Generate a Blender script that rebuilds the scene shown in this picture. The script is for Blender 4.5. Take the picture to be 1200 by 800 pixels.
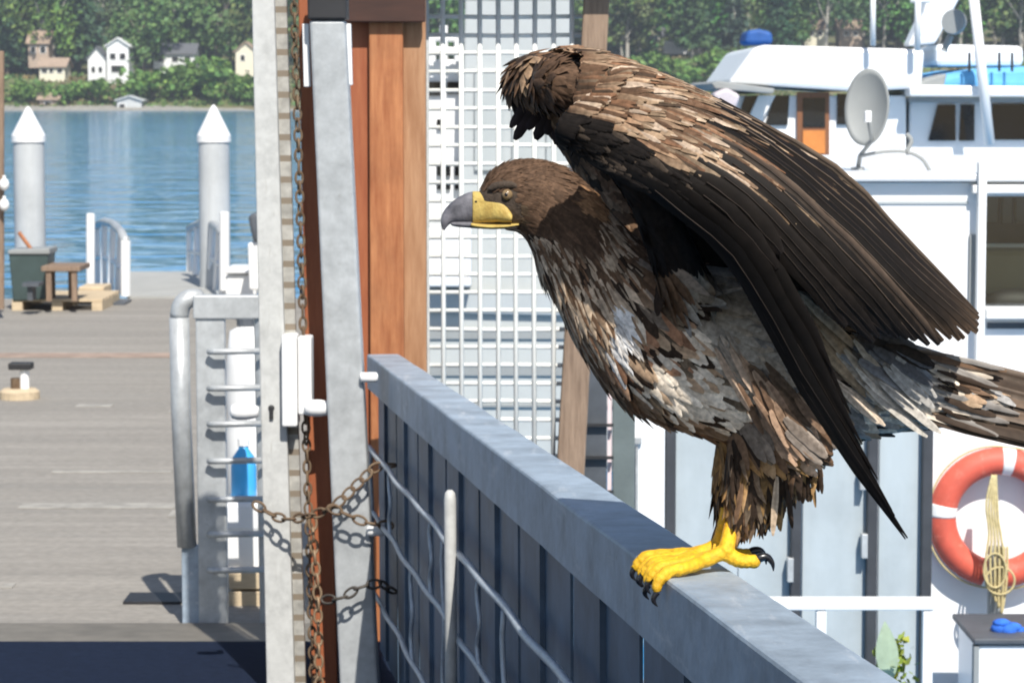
import bpy, bmesh, math, random
import numpy as np
from mathutils import Vector, Matrix, noise

R = math.radians
for o in list(bpy.data.objects):
    bpy.data.objects.remove(o, do_unlink=True)
scene = bpy.context.scene
col = scene.collection

# ------------------------------------------------------------------ camera, light, exposure
EYE = 2.6
FPX = 3200.0
PITCH = math.atan(285 / FPX)
cam_data = bpy.data.cameras.new('camera')
cam_data.sensor_width = 36
cam_data.lens = 96
cam_data.clip_start = 0.05
cam_data.clip_end = 5000
cam_data.dof.use_dof = True
cam_data.dof.focus_distance = 4.0
cam_data.dof.aperture_fstop = 21
cam = bpy.data.objects.new('camera', cam_data)
col.objects.link(cam)
cam.location = (0, 0, EYE)
cam.rotation_euler = (R(90) - PITCH, 0, 0)
scene.camera = cam

SUN_TO = Vector((0.245, -0.97, 0)).normalized()
SUN_EL = R(48)
to_sun = Vector((SUN_TO.x * math.cos(SUN_EL), SUN_TO.y * math.cos(SUN_EL), math.sin(SUN_EL)))
world = bpy.data.worlds.new('World')
scene.world = world
world.use_nodes = True
wn = world.node_tree.nodes
wn.clear()
sky = wn.new('ShaderNodeTexSky')
sky.sky_type = 'NISHITA'
sky.sun_disc = False
sky.sun_elevation = SUN_EL
sky.sun_rotation = math.atan2(to_sun.x, to_sun.y)
bg = wn.new('ShaderNodeBackground')
bg.inputs['Strength'].default_value = 0.09
wo = wn.new('ShaderNodeOutputWorld')
world.node_tree.links.new(sky.outputs[0], bg.inputs[0])
world.node_tree.links.new(bg.outputs[0], wo.inputs[0])
sd = bpy.data.lights.new('sun', 'SUN')
sd.energy = 4.6
sd.angle = R(0.53)
sd.color = (1.0, 0.95, 0.87)
sun = bpy.data.objects.new('sun', sd)
col.objects.link(sun)
sun.rotation_euler = to_sun.to_track_quat('Z', 'Y').to_euler()
sun.location = to_sun * 50
scene.view_settings.view_transform = 'Standard'
scene.view_settings.look = 'None'
scene.view_settings.exposure = 0.5
scene.view_settings.gamma = 1
scene.view_settings.use_curve_mapping = False
scene.cycles.max_bounces = 6
scene.cycles.pixel_filter_type = 'BLACKMAN_HARRIS'
scene.cycles.filter_width = 1.9

# ------------------------------------------------------------------ placing helpers
CP, SP = math.cos(PITCH), math.sin(PITCH)
def P(px, py, Y):
    """point of the place at distance Y ahead of the photographer on the line of sight (px, py)"""
    a, b = px - 600, 400 - py
    d = Vector((a, FPX * CP + b * SP, -FPX * SP + b * CP))
    d *= Y / d.y
    return Vector((d.x, d.y, d.z + EYE))
def plan(p):
    """side-view coordinates of an eagle point (its x and z, in drawing units)"""
    q = Vector((p.x, 4.0, p.z - EYE))
    f = q.y * CP - q.z * SP
    return 600 + FPX * q.x / f, 400 - FPX * (q.y * SP + q.z * CP) / f

# ------------------------------------------------------------------ materials
def mat(name, c, rough=0.6, metal=0.0, var=0.15, scale=8.0, stretch=(1, 1, 1), bump=0.0, bscale=None,
        c2=None, stain=0.0, sscale=1.2, spec=0.5):
    m = bpy.data.materials.new(name)
    m.use_nodes = True
    nt = m.node_tree
    n, l = nt.nodes, nt.links
    b = n['Principled BSDF']
    b.inputs['Roughness'].default_value = rough
    b.inputs['Metallic'].default_value = metal
    b.inputs['Specular IOR Level'].default_value = spec
    tc = n.new('ShaderNodeTexCoord')
    mp = n.new('ShaderNodeMapping')
    mp.inputs['Scale'].default_value = stretch
    l.new(tc.outputs['Object'], mp.inputs['Vector'])
    t = n.new('ShaderNodeTexNoise')
    t.inputs['Scale'].default_value = scale
    t.inputs['Detail'].default_value = 6
    t.inputs['Roughness'].default_value = 0.65
    l.new(mp.outputs[0], t.inputs['Vector'])
    ramp = n.new('ShaderNodeValToRGB')
    ramp.color_ramp.elements[0].position = 0.3
    ramp.color_ramp.elements[1].position = 0.7
    lo = c2 if c2 else tuple(x * (1 - var) for x in c)
    hi = c if c2 else tuple(min(1, x * (1 + var)) for x in c)
    ramp.color_ramp.elements[0].color = (*lo, 1)
    ramp.color_ramp.elements[1].color = (*hi, 1)
    l.new(t.outputs['Fac'], ramp.inputs['Fac'])
    out = ramp.outputs['Color']
    if stain > 0:
        t2 = n.new('ShaderNodeTexNoise')
        t2.inputs['Scale'].default_value = sscale
        t2.inputs['Detail'].default_value = 8
        t2.inputs['Roughness'].default_value = 0.7
        l.new(tc.outputs['Object'], t2.inputs['Vector'])
        r2 = n.new('ShaderNodeMapRange')
        r2.inputs['From Min'].default_value = 0.42
        r2.inputs['From Max'].default_value = 0.68
        r2.inputs['To Min'].default_value = 1.0
        r2.inputs['To Max'].default_value = 1.0 - stain
        l.new(t2.outputs['Fac'], r2.inputs['Value'])
        mx = n.new('ShaderNodeVectorMath')
        mx.operation = 'SCALE'
        l.new(out, mx.inputs[0])
        l.new(r2.outputs[0], mx.inputs['Scale'])
        out = mx.outputs[0]
    l.new(out, b.inputs['Base Color'])
    if bump > 0:
        bp = n.new('ShaderNodeBump')
        bp.inputs['Strength'].default_value = bump
        bp.inputs['Distance'].default_value = 0.01
        if bscale:
            t3 = n.new('ShaderNodeTexNoise')
            t3.inputs['Scale'].default_value = bscale
            t3.inputs['Detail'].default_value = 5
            l.new(mp.outputs[0], t3.inputs['Vector'])
            l.new(t3.outputs['Fac'], bp.inputs['Height'])
        else:
            l.new(t.outputs['Fac'], bp.inputs['Height'])
        l.new(bp.outputs[0], b.inputs['Normal'])
    return m

def attr_mat(name, rough=0.6, spec=0.3, nscale=60.0, namp=0.35, stretch=(1, 1, 1), trans=0.0, sheen=0.0):
    m = bpy.data.materials.new(name)
    m.use_nodes = True
    n, l = m.node_tree.nodes, m.node_tree.links
    b = n['Principled BSDF']
    b.inputs['Roughness'].default_value = rough
    b.inputs['Specular IOR Level'].default_value = spec
    a = n.new('ShaderNodeAttribute')
    a.attribute_name = 'tint'
    tc = n.new('ShaderNodeTexCoord')
    mp = n.new('ShaderNodeMapping')
    mp.inputs['Scale'].default_value = stretch
    l.new(tc.outputs['Object'], mp.inputs['Vector'])
    t = n.new('ShaderNodeTexNoise')
    t.inputs['Scale'].default_value = nscale
    t.inputs['Detail'].default_value = 4
    l.new(mp.outputs[0], t.inputs['Vector'])
    r = n.new('ShaderNodeMapRange')
    r.inputs['From Min'].default_value = 0.25
    r.inputs['From Max'].default_value = 0.75
    r.inputs['To Min'].default_value = 1 - namp
    r.inputs['To Max'].default_value = 1 + namp
    l.new(t.outputs['Fac'], r.inputs['Value'])
    mx = n.new('ShaderNodeVectorMath')
    mx.operation = 'SCALE'
    l.new(a.outputs['Color'], mx.inputs[0])
    l.new(r.outputs[0], mx.inputs['Scale'])
    l.new(mx.outputs[0], b.inputs['Base Color'])
    if sheen:
        b.inputs['Sheen Weight'].default_value = sheen
    return m

M = {}
M['galv'] = mat('galvanised_steel', (0.46, 0.48, 0.49), 0.42, 0.25, 0.14, 22, bump=0.05, stain=0.25, sscale=5)
M['galv_rail'] = mat('weathered_rail_steel', (0.31, 0.38, 0.455), 0.5, 0.05, 0.16, 9, bump=0.2, bscale=30, stain=0.38, sscale=6)
M['galv_dark'] = mat('blue_grey_panel_steel', (0.078, 0.128, 0.195), 0.5, 0.0, 0.28, 6, bump=0.06, stain=0.4, sscale=4)
M['wire_grey'] = mat('galvanised_wire', (0.42, 0.46, 0.50), 0.45, 0.2, 0.2, 40, bump=0.1)
M['pale_metal'] = mat('pale_weathered_metal', (0.50, 0.505, 0.49), 0.6, 0.0, 0.07, 40, bump=0.08, stain=0.22, sscale=16)
M['white_paint'] = mat('white_paint', (0.80, 0.80, 0.79), 0.45, 0, 0.04, 6, stain=0.08, sscale=3)
M['gelcoat'] = mat('white_gelcoat', (0.82, 0.83, 0.84), 0.3, 0, 0.03, 2, stain=0.06, sscale=0.6)
M['offwhite'] = mat('dull_white_paint', (0.42, 0.45, 0.46), 0.5, 0, 0.05, 3, stain=0.1, sscale=1)
M['white_wire'] = mat('white_coated_wire', (0.78, 0.79, 0.76), 0.5, 0, 0.05, 30, stain=0.1, sscale=6)
M['orange_wood'] = mat('orange_stained_wood', (0.46, 0.19, 0.075), 0.6, 0, 0, 9, stretch=(5, 5, .55), c2=(0.27, 0.08, 0.024), bump=0.25, stain=0.25, sscale=4)
M['red_wood'] = mat('red_brown_stained_wood', (0.34, 0.11, 0.042), 0.6, 0, 0, 9, stretch=(5, 5, .5), c2=(0.25, 0.065, 0.023), bump=0.2)
M['grey_wood'] = mat('weathered_brown_wood', (0.33, 0.235, 0.165), 0.75, 0, 0, 10, stretch=(6, 6, .5), c2=(0.16, 0.105, 0.07), bump=0.3, stain=0.2)
M['tan_wood'] = mat('bare_tan_wood', (0.50, 0.40, 0.27), 0.75, 0, 0.2, 6, stretch=(1, 4, 4), bump=0.2)
M['rust'] = mat('rusty_iron', (0.20, 0.14, 0.085), 0.75, 0.2, 0, 30, c2=(0.08, 0.045, 0.025), bump=0.3)
M['black'] = mat('black_rubber', (0.018, 0.018, 0.02), 0.55, 0, 0.3, 10)
M['dark_glass'] = mat('dark_window_glass', (0.012, 0.014, 0.016), 0.08, 0, 0.2, 2)
M['dark_grey'] = mat('dark_grey_paint', (0.075, 0.085, 0.10), 0.6, 0, 0.25, 6, bump=0.1, stain=0.3)
M['door_wood'] = mat('varnished_door_wood', (0.20, 0.085, 0.04), 0.4, 0, 0.25, 5, stretch=(4, 4, .6))
M['blue_tarp'] = mat('blue_canvas', (0.13, 0.42, 0.75), 0.7, 0, 0.15, 3, bump=0.4, bscale=4)
M['blue_dark'] = mat('deep_blue_canvas', (0.02, 0.09, 0.30), 0.7, 0, 0.2, 3)
M['blue_plastic'] = mat('blue_plastic', (0.06, 0.40, 0.80), 0.35, 0, 0.12, 8)
M['life_red'] = mat('faded_orange_red_foam', (0.62, 0.11, 0.07), 0.6, 0, 0.12, 9, bump=0.1, stain=0.2, sscale=7)
M['rope'] = mat('yellowed_rope', (0.50, 0.42, 0.22), 0.85, 0, 0.25, 60, bump=0.5)
M['dish_grey'] = mat('grey_dish_paint', (0.27, 0.285, 0.285), 0.6, 0, 0.08, 3, stain=0.12)
M['tan_seat'] = mat('tan_upholstery', (0.42, 0.36, 0.24), 0.75, 0, 0.12, 2)
M['panel_blue'] = mat('pale_blue_grey_sheet', (0.40, 0.455, 0.485), 0.55, 0.05, 0.08, 2, stretch=(3, 3, .6), stain=0.18, sscale=2, bump=0.05)
M['pile'] = mat('grey_pile_steel', (0.47, 0.49, 0.50), 0.6, 0, 0.07, 3, stretch=(3, 3, .4), stain=0.18, sscale=1.5)
M['bin_green'] = mat('dark_green_plastic', (0.04, 0.062, 0.06), 0.45, 0, 0.2, 4)
M['beak_grey'] = mat('grey_horn', (0.20, 0.195, 0.22), 0.6, 0, 0, 38, c2=(0.075, 0.075, 0.09), bump=0.3, stain=.4, sscale=45)
M['cere_yellow'] = mat('yellow_cere_skin', (0.62, 0.47, 0.14), 0.6, 0, 0, 60, c2=(0.50, 0.33, 0.08), bump=0.35, stain=.25, sscale=55)
M['foot_yellow'] = mat('yellow_scaly_skin', (0.78, 0.44, 0.012), 0.6, 0, 0.2, 130, bump=0.4, stain=.35, sscale=40)
M['talon'] = mat('black_horn', (0.014, 0.014, 0.017), 0.25, 0, 0.2, 20)
M['eye'] = mat('brown_eye', (0.22, 0.15, 0.08), 0.1, 0, 0.2, 60)
M['feather'] = attr_mat('feathers', 0.75, 0.12, 140, 0.4)
M['feather_long'] = attr_mat('flight_feathers', 0.6, 0.14, 60, 0.30, stretch=(1, 3, 1))
M['skin'] = mat('down_feathers', (0.055, 0.038, 0.026), 0.85, 0, 0.5, 60, bump=0.6)
M['leaf'] = attr_mat('leaves', 0.65, 0.2, 0.4, 0.3)
M['bark'] = mat('bark', (0.14, 0.11, 0.085), 0.9, 0, 0.3, 2, bump=0.5)
M['pale_bark'] = mat('pale_bark', (0.38, 0.36, 0.32), 0.9, 0, 0.2, 2)
M['roof_dark'] = mat('dark_roof_shingle', (0.11, 0.115, 0.125), 0.85, 0, 0.2, 2)
M['roof_tan'] = mat('tan_roof_shingle', (0.36, 0.27, 0.20), 0.85, 0, 0.2, 2)
M['wall_tan'] = mat('tan_house_wall', (0.40, 0.31, 0.24), 0.8, 0, 0.1, 1)
M['wall_cream'] = mat('cream_house_wall', (0.70, 0.66, 0.52), 0.8, 0, 0.06, 1)
M['wall_white'] = mat('white_house_wall', (0.74, 0.75, 0.74), 0.7, 0, 0.05, 1)
M['wall_grey'] = mat('grey_boathouse_wall', (0.48, 0.50, 0.50), 0.8, 0, 0.1, 1)

def scratches(m, stretch, scale, lo, hi, amount, tint):
    """thin worn streaks of another colour laid into a material"""
    n, l = m.node_tree.nodes, m.node_tree.links
    b = n['Principled BSDF']
    src = b.inputs['Base Color'].links[0].from_socket
    tc = n.new('ShaderNodeTexCoord'); mp = n.new('ShaderNodeMapping'); mp.inputs['Scale'].default_value = stretch
    l.new(tc.outputs['Object'], mp.inputs['Vector'])
    t = n.new('ShaderNodeTexNoise'); t.inputs['Scale'].default_value = scale; t.inputs['Detail'].default_value = 8; t.inputs['Roughness'].default_value = .75
    l.new(mp.outputs[0], t.inputs['Vector'])
    r = n.new('ShaderNodeMapRange'); r.inputs['From Min'].default_value = lo; r.inputs['From Max'].default_value = hi; r.inputs['To Max'].default_value = amount
    l.new(t.outputs['Fac'], r.inputs['Value'])
    mx = n.new('ShaderNodeMix'); mx.data_type = 'RGBA'
    l.new(r.outputs[0], mx.inputs['Factor']); l.new(src, mx.inputs['A']); mx.inputs['B'].default_value = (*tint, 1)
    l.new(mx.outputs['Result'], b.inputs['Base Color'])
scratches(M['galv_rail'], (5, .7, 5), 4.0, .56, .70, .75, (.50, .53, .56))
scratches(M['galv_rail'], (1, 1, 1), 38, .63, .72, .8, (.10, .10, .10))
scratches(M['galv_dark'], (6, 6, 1.2), 3.0, .58, .74, .6, (.20, .24, .29))
scratches(M['galv'], (2, 2, 2), 9, .60, .72, .55, (.22, .215, .20))
scratches(M['pale_metal'], (8, 8, 1), 6, .60, .72, .6, (.26, .24, .20))
scratches(M['life_red'], (1, 1, 1), 16, .55, .70, .55, (.74, .33, .25))
scratches(M['life_red'], (1, 1, 1), 40, .64, .74, .6, (.20, .06, .04))
scratches(M['white_paint'], (3, 3, 1), 6, .62, .76, .35, (.48, .45, .40))
scratches(M['pile'], (6, 6, .5), 2, .58, .74, .5, (.30, .30, .29))

# ------------------------------------------------------------------ object helpers
def tag(o, label=None, cat=None, group=None, kind=None):
    if label: o['label'] = label
    if cat: o['category'] = cat
    if group: o['group'] = group
    if kind: o['kind'] = kind
    return o
def empty(name, loc, label, cat, group=None):
    o = bpy.data.objects.new(name, None)
    o.empty_display_size = 0.1
    o.location = loc
    col.objects.link(o)
    return tag(o, label, cat, group)

class MB:
    def __init__(s):
        s.v, s.f, s.c = [], [], []
    def add(s, vs, fs, c=None):
        b = len(s.v)
        s.v.extend(vs)
        s.f.extend([tuple(i + b for i in f) for f in fs])
        if c is not None:
            s.c.extend([c] * len(vs) if not isinstance(c, list) else c)
        return s
    def box(s, a, b, M4=None):
        (x0, y0, z0), (x1, y1, z1) = a, b
        vs = [Vector(p) for p in ((x0,y0,z0),(x1,y0,z0),(x1,y1,z0),(x0,y1,z0),(x0,y0,z1),(x1,y0,z1),(x1,y1,z1),(x0,y1,z1))]
        if M4: vs = [M4 @ v for v in vs]
        return s.add(vs, [(3,2,1,0),(4,5,6,7),(0,1,5,4),(1,2,6,5),(2,3,7,6),(3,0,4,7)])
    def hexa(s, near4, far4):
        """near face corners bl, br, tr, tl and far face the same"""
        vs = list(near4) + list(far4)
        return s.add(vs, [(0,1,2,3),(7,6,5,4),(1,0,4,5),(2,1,5,6),(3,2,6,7),(0,3,7,4)])
    def prism(s, outline, depth):
        """outline: front-face points, extruded away by the vector depth"""
        n = len(outline)
        vs = list(outline) + [p + depth for p in outline]
        fs = [tuple(range(n)), tuple(reversed(range(n, 2 * n)))]
        fs += [((i + 1) % n, i, n + i, n + (i + 1) % n) for i in range(n)]
        return s.add(vs, fs)
    def tube(s, pts, r, n=8, caps=True, c=None, closed=False):
        pts = [Vector(p) for p in pts]
        rs = r if isinstance(r, (list, tuple)) else [r] * len(pts)
        K = len(pts)
        vs = []
        prev = None
        for i, p in enumerate(pts):
            if closed:
                t = pts[(i + 1) % K] - pts[i - 1]
            else:
                t = pts[min(i + 1, K - 1)] - pts[max(i - 1, 0)]
            t.normalize()
            if prev is None:
                a = Vector((0, 0, 1)) if abs(t.z) < 0.9 else Vector((0, 1, 0))
                u = t.cross(a).normalized()
            else:
                u = (prev - t * prev.dot(t)).normalized()
            prev = u
            w = t.cross(u)
            for k in range(n):
                an = 2 * math.pi * k / n
                vs.append(p + (u * math.cos(an) + w * math.sin(an)) * rs[i])
        fs = []
        for i in range(K if closed else K - 1):
            j = (i + 1) % K
            for k in range(n):
                fs.append((i*n+k, i*n+(k+1) % n, j*n+(k+1) % n, j*n+k))
        if caps and not closed:
            fs.append(tuple(reversed(range(n))))
            fs.append(tuple(range((K-1)*n, K*n)))
        return s.add(vs, fs, c)
    def loft(s, rings, caps=True):
        n = len(rings[0])
        vs = [p for r in rings for p in r]
        fs = []
        for i in range(len(rings) - 1):
            for k in range(n):
                fs.append((i*n+k, i*n+(k+1) % n, (i+1)*n+(k+1) % n, (i+1)*n+k))
        if caps:
            fs.append(tuple(reversed(range(n))))
            fs.append(tuple(range((len(rings)-1)*n, len(rings)*n)))
        return s.add(vs, fs)
    def ball(s, c, r, n=12, m=8, sc=(1, 1, 1)):
        vs = [Vector((c[0], c[1], c[2] - r*sc[2]))]
        for i in range(1, m):
            ph = -math.pi/2 + math.pi*i/m
            for k in range(n):
                th = 2*math.pi*k/n
                vs.append(Vector((c[0]+r*sc[0]*math.cos(ph)*math.cos(th), c[1]+r*sc[1]*math.cos(ph)*math.sin(th), c[2]+r*sc[2]*math.sin(ph))))
        vs.append(Vector((c[0], c[1], c[2] + r*sc[2])))
        fs = [(0, 1+(k+1) % n, 1+k) for k in range(n)]
        for i in range(m-2):
            for k in range(n):
                a, b = 1+i*n+k, 1+i*n+(k+1) % n
                fs.append((a, b, b+n, a+n))
        L = len(vs)-1
        fs += [(L, L-n+k, L-n+(k+1) % n) for k in range(n)]
        return s.add(vs, fs)
    def build(s, name, m, parent=None, smooth=False, bevel=0, loc=None):
        me = bpy.data.meshes.new(name)
        base = Vector(loc) if loc is not None else Vector((0, 0, 0))
        me.from_pydata([tuple(Vector(v) - base) for v in s.v], [], s.f)
        me.update()
        if s.c:
            at = me.color_attributes.new('tint', 'FLOAT_COLOR', 'POINT')
            arr = np.ones((len(s.v), 4), dtype=np.float32)
            arr[:, :3] = np.array(s.c, dtype=np.float32)
            at.data.foreach_set('color', arr.ravel())
        me.materials.append(m)
        if smooth:
            me.polygons.foreach_set('use_smooth', [True] * len(me.polygons))
        o = bpy.data.objects.new(name, me)
        col.objects.link(o)
        o.location = base
        if parent is not None:
            o.parent = parent
            o.location = base - parent.location
            q = parent.parent
            while q is not None:
                o.location -= q.location
                q = q.parent
        if bevel:
            b = o.modifiers.new('bevel', 'BEVEL')
            b.width = bevel
            b.segments = 2
            b.limit_method = 'ANGLE'
        return o

def recalc(o):
    bm = bmesh.new()
    bm.from_mesh(o.data)
    bmesh.ops.recalc_face_normals(bm, faces=bm.faces)
    bm.to_mesh(o.data)
    bm.free()
    return o

def pbox(mb, x0, y0, x1, y1, Y, depth):
    """box whose near face fills the rectangle as seen from the quay at distance Y"""
    a, b = P(x0, (y0+y1)/2, Y), P(x1, (y0+y1)/2, Y)
    zt, zb = P((x0+x1)/2, y0, Y).z, P((x0+x1)/2, y1, Y).z
    return mb.box((a.x, Y, zb), (b.x, Y + depth, zt))

def pbar(mb, p0, p1, w0, w1, depth):
    """leaning bar: (px,py,Y) at both ends, width in drawing units"""
    (x0, y0, Y0), (x1, y1, Y1) = p0, p1
    n = [P(x1-w1/2, y1, Y1), P(x1+w1/2, y1, Y1), P(x0+w0/2, y0, Y0), P(x0-w0/2, y0, Y0)]
    d = Vector((0, depth, 0))
    return mb.hexa(n, [p + d for p in n])

def ngon(mb, pts, Y, depth):
    return mb.prism([P(x, y, Y) for x, y in reversed(pts)], Vector((0, depth, 0)))

def spline(pts, n):
    """Catmull-Rom resample of a list of Vectors into n points, even in parameter"""
    pts = [Vector(p) for p in pts]
    K = len(pts)
    out = []
    for i in range(n):
        t = i / (n - 1) * (K - 1)
        k = min(int(t), K - 2)
        f = t - k
        p0, p1, p2, p3 = pts[max(k-1, 0)], pts[k], pts[k+1], pts[min(k+2, K-1)]
        out.append(0.5 * ((2*p1) + (p2-p0)*f + (2*p0-5*p1+4*p2-p3)*f*f + (3*p1-p0-3*p2+p3)*f**3))
    return out

# ================================================================== SETTING: water, land, dock
def sm(t):
    t = max(0.0, min(1.0, t))
    return t * t * (3 - 2 * t)
def land(x, Y):
    d = Y - 555 + 3 * noise.noise(Vector((x * 0.03, 3.1, 0)))
    a = 5.6 + 3.4 * sm((x + 5) / 40)
    return -1.2 + 2.2 * sm((d + 1) / 3) + a * sm((d - 1) / 26) + max(0, d - 26) * 0.07 + 0.8 * noise.noise(Vector((x * 0.05, Y * 0.05, 0)))

# water
wm = bpy.data.materials.new('sea_water')
wm.use_nodes = True
n, l = wm.node_tree.nodes, wm.node_tree.links
b = n['Principled BSDF']
b.inputs['Base Color'].default_value = (0.028, 0.21, 0.44, 1)
b.inputs['Roughness'].default_value = 0.08
b.inputs['IOR'].default_value = 1.33
tc = n.new('ShaderNodeTexCoord')
mp = n.new('ShaderNodeMapping')
mp.inputs['Scale'].default_value = (0.45, 0.55, 1)
l.new(tc.outputs['Object'], mp.inputs['Vector'])
t1 = n.new('ShaderNodeTexNoise'); t1.inputs['Scale'].default_value = 0.9; t1.inputs['Detail'].default_value = 2.5; t1.inputs['Roughness'].default_value = 0.5
t1.inputs['Distortion'].default_value = 0.6
l.new(mp.outputs[0], t1.inputs['Vector'])
t2 = n.new('ShaderNodeTexNoise'); t2.inputs['Scale'].default_value = 0.09; t2.inputs['Detail'].default_value = 3
l.new(mp.outputs[0], t2.inputs['Vector'])
r2 = n.new('ShaderNodeMapRange'); r2.inputs['From Min'].default_value = 0.35; r2.inputs['From Max'].default_value = 0.7
r2.inputs['To Min'].default_value = 0.35; r2.inputs['To Max'].default_value = 1.0
l.new(t2.outputs['Fac'], r2.inputs['Value'])
bp = n.new('ShaderNodeBump'); bp.inputs['Distance'].default_value = 0.42
l.new(r2.outputs[0], bp.inputs['Strength'])
l.new(t1.outputs['Fac'], bp.inputs['Height'])
l.new(bp.outputs[0], b.inputs['Normal'])
mb = MB()
mb.add([Vector((-900, 2, 0)), Vector((900, 2, 0)), Vector((900, 560, 0)), Vector((-900, 560, 0))], [(0, 1, 2, 3)])
tag(mb.build('water', wm), kind='structure')

# land across the water
xs = np.linspace(-420, 420, 140)
ys = np.concatenate([np.linspace(548, 600, 40), np.linspace(605, 1400, 50)])
mb = MB()
vs = [Vector((x, y, land(x, y) if y < 900 else land(x, 900))) for y in ys for x in xs]
nx = len(xs)
fs = [(j*nx+i, j*nx+i+1, (j+1)*nx+i+1, (j+1)*nx+i) for j in range(len(ys)-1) for i in range(nx-1)]
mb.add(vs, fs)
lm = mat('shore_grass_and_earth', (0.12, 0.16, 0.05), 0.95, 0, 0, 0.07, c2=(0.17, 0.125, 0.075), stain=0.3, sscale=0.2)
tag(mb.build('hillside', lm, smooth=True), kind='structure')
# pebble beach strip
mb = MB()
for i in range(70):
    x0 = -140 + i * 4
    y0 = 553.3 + 1.2 * noise.noise(Vector((x0 * .2, 0, 5)))
    y1 = 553.3 + 1.2 * noise.noise(Vector(((x0 + 4) * .2, 0, 5)))
    mb.hexa([Vector((x0, y0, -.5)), Vector((x0+4, y1, -.5)), Vector((x0+4, y1, .15)), Vector((x0, y0, .15))],
            [Vector((x0, 558, -.5)), Vector((x0+4, 558, -.5)), Vector((x0+4, 558, 1.1)), Vector((x0, 558, 1.1))])
tag(mb.build('beach', mat('pebble_beach', (0.27, 0.26, 0.23), 0.9, 0, 0.3, 1.5)), kind='structure')

# ---- trees
def leaf_quads(mb, centers, size, rng, cols):
    for c, colr in zip(centers, cols):
        a = Vector((rng.gauss(0, 1), rng.gauss(0, 1), rng.gauss(0, 1))).normalized()
        t = a.orthogonal().normalized()
        u = a.cross(t)
        s = size * rng.uniform(0.6, 1.3)
        e = rng.uniform(0.5, 0.9)
        mb.add([c - t*s, c + u*s*e, c + t*s, c - u*s*e], [(0, 1, 2, 3)], colr)
def green(rng, base):
    k = rng.uniform(0.55, 1.4)
    return (base[0]*k*rng.uniform(.85, 1.2), base[1]*k, base[2]*k*rng.uniform(.8, 1.2))
def crown_points(kind, h, rng):
    pts = []
    if kind == 'conifer':
        z = h * 0.14
        while z < h:
            f = 1 - (z - h*0.1) / (h*0.9)
            rad = h * 0.17 * f ** 0.8 + 0.25
            nb = max(3, int(5 + 5 * f))
            for k in range(nb):
                an = rng.uniform(0, 6.283)
                L = rad * rng.uniform(0.55, 1.2)
                for q in range(max(3, int(L * 5))):
                    t = rng.uniform(0.15, 1)
                    pts.append(Vector((math.cos(an)*L*t + rng.gauss(0, .3), math.sin(an)*L*t + rng.gauss(0, .3), z - 0.35*L*t + rng.gauss(0, .22))))
            z += rng.uniform(0.5, 0.95)
    elif kind == 'broadleaf':
        blobs = []
        for k in range(20):
            an, rr = rng.uniform(0, 6.283), h * 0.30 * math.sqrt(rng.random())
            blobs.append((Vector((math.cos(an)*rr, math.sin(an)*rr, h * rng.uniform(0.38, 0.92) - rr * 0.5)), h * rng.uniform(0.08, 0.16)))
        for c, r in blobs:
            for q in range(85):
                d = Vector((rng.gauss(0, 1), rng.gauss(0, 1), rng.gauss(0, 1))).normalized()
                pts.append(c + d * r * rng.uniform(0.6, 1.08))
    else:  # bush
        for k in range(9):
            an, rr = rng.uniform(0, 6.283), h * 0.75 * math.sqrt(rng.random())
            c = Vector((math.cos(an)*rr, math.sin(an)*rr, h * rng.uniform(0.3, 0.7)))
            r = h * rng.uniform(0.22, 0.38)
            for q in range(60):
                d = Vector((rng.gauss(0, 1), rng.gauss(0, 1), rng.gauss(0, 1))).normalized()
                pts.append(c + d * r * rng.uniform(0.6, 1.05))
    return pts
BASES = {'conifer': (0.055, 0.11, 0.055), 'broadleaf': (0.095, 0.175, 0.055), 'bush': (0.12, 0.22, 0.05)}
def trunk_mb(h, kind, rng, off=Vector((0, 0, 0)), mb=None):
    mb = mb or MB()
    top = h * (0.95 if kind == 'conifer' else 0.6)
    r0 = h * 0.014 + 0.08
    mb.tube([off + Vector((rng.gauss(0, .1)*k, rng.gauss(0, .1)*k, top*k/5 - (1 if k == 0 else 0))) for k in range(6)], [r0*(1-k*.16) for k in range(6)], 7)
    if kind == 'broadleaf':
        for q in range(5):
            an = rng.uniform(0, 6.28)
            z0 = h * rng.uniform(.25, .5)
            mb.tube([off + Vector((0, 0, z0)), off + Vector((math.cos(an)*h*.1, math.sin(an)*h*.1, z0 + h*.12)), off + Vector((math.cos(an)*h*.2, math.sin(an)*h*.2, z0 + h*.3))], [r0*.5, r0*.35, r0*.12], 5)
    return mb
protos = {}
def proto(kind, v):
    if (kind, v) not in protos:
        rng = random.Random(hash((len(kind), v)) & 0xffff)
        h = {'conifer': 26, 'broadleaf': 17, 'bush': 4.2}[kind]
        pts = crown_points(kind, h, rng)
        mb = MB()
        leaf_quads(mb, pts, {'conifer': .5, 'broadleaf': .48, 'bush': .36}[kind], rng, [green(rng, BASES[kind]) for p in pts])
        c = mb.build('crown', M['leaf'])
        t = trunk_mb(h, kind, rng).build('trunk', M['pale_bark'] if kind == 'broadleaf' and v else M['bark'])
        col.objects.unlink(c); col.objects.unlink(t)
        protos[(kind, v)] = (c.data, t.data, h)
    return protos[(kind, v)]
def plant(kind, v, px, base_py, Y, height, label, cat='tree', group=None, wide=1.0):
    cm, tm, h = proto(kind, v)
    p = P(px, base_py, Y)
    z = land(p.x, Y) - 0.3
    name = {'conifer': 'conifer_tree', 'broadleaf': 'broadleaf_tree', 'bush': 'shrub'}[kind]
    e = empty(name, (p.x, Y, z), label, cat, group)
    s = height / h
    e.scale = (s * wide, s * wide, s)
    e.rotation_euler.z = (px * 0.37) % 6.28
    for nm, me in (('crown', cm), ('trunk', tm)):
        o = bpy.data.objects.new(nm, me)
        col.objects.link(o)
        o.parent = e
    return e

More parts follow.
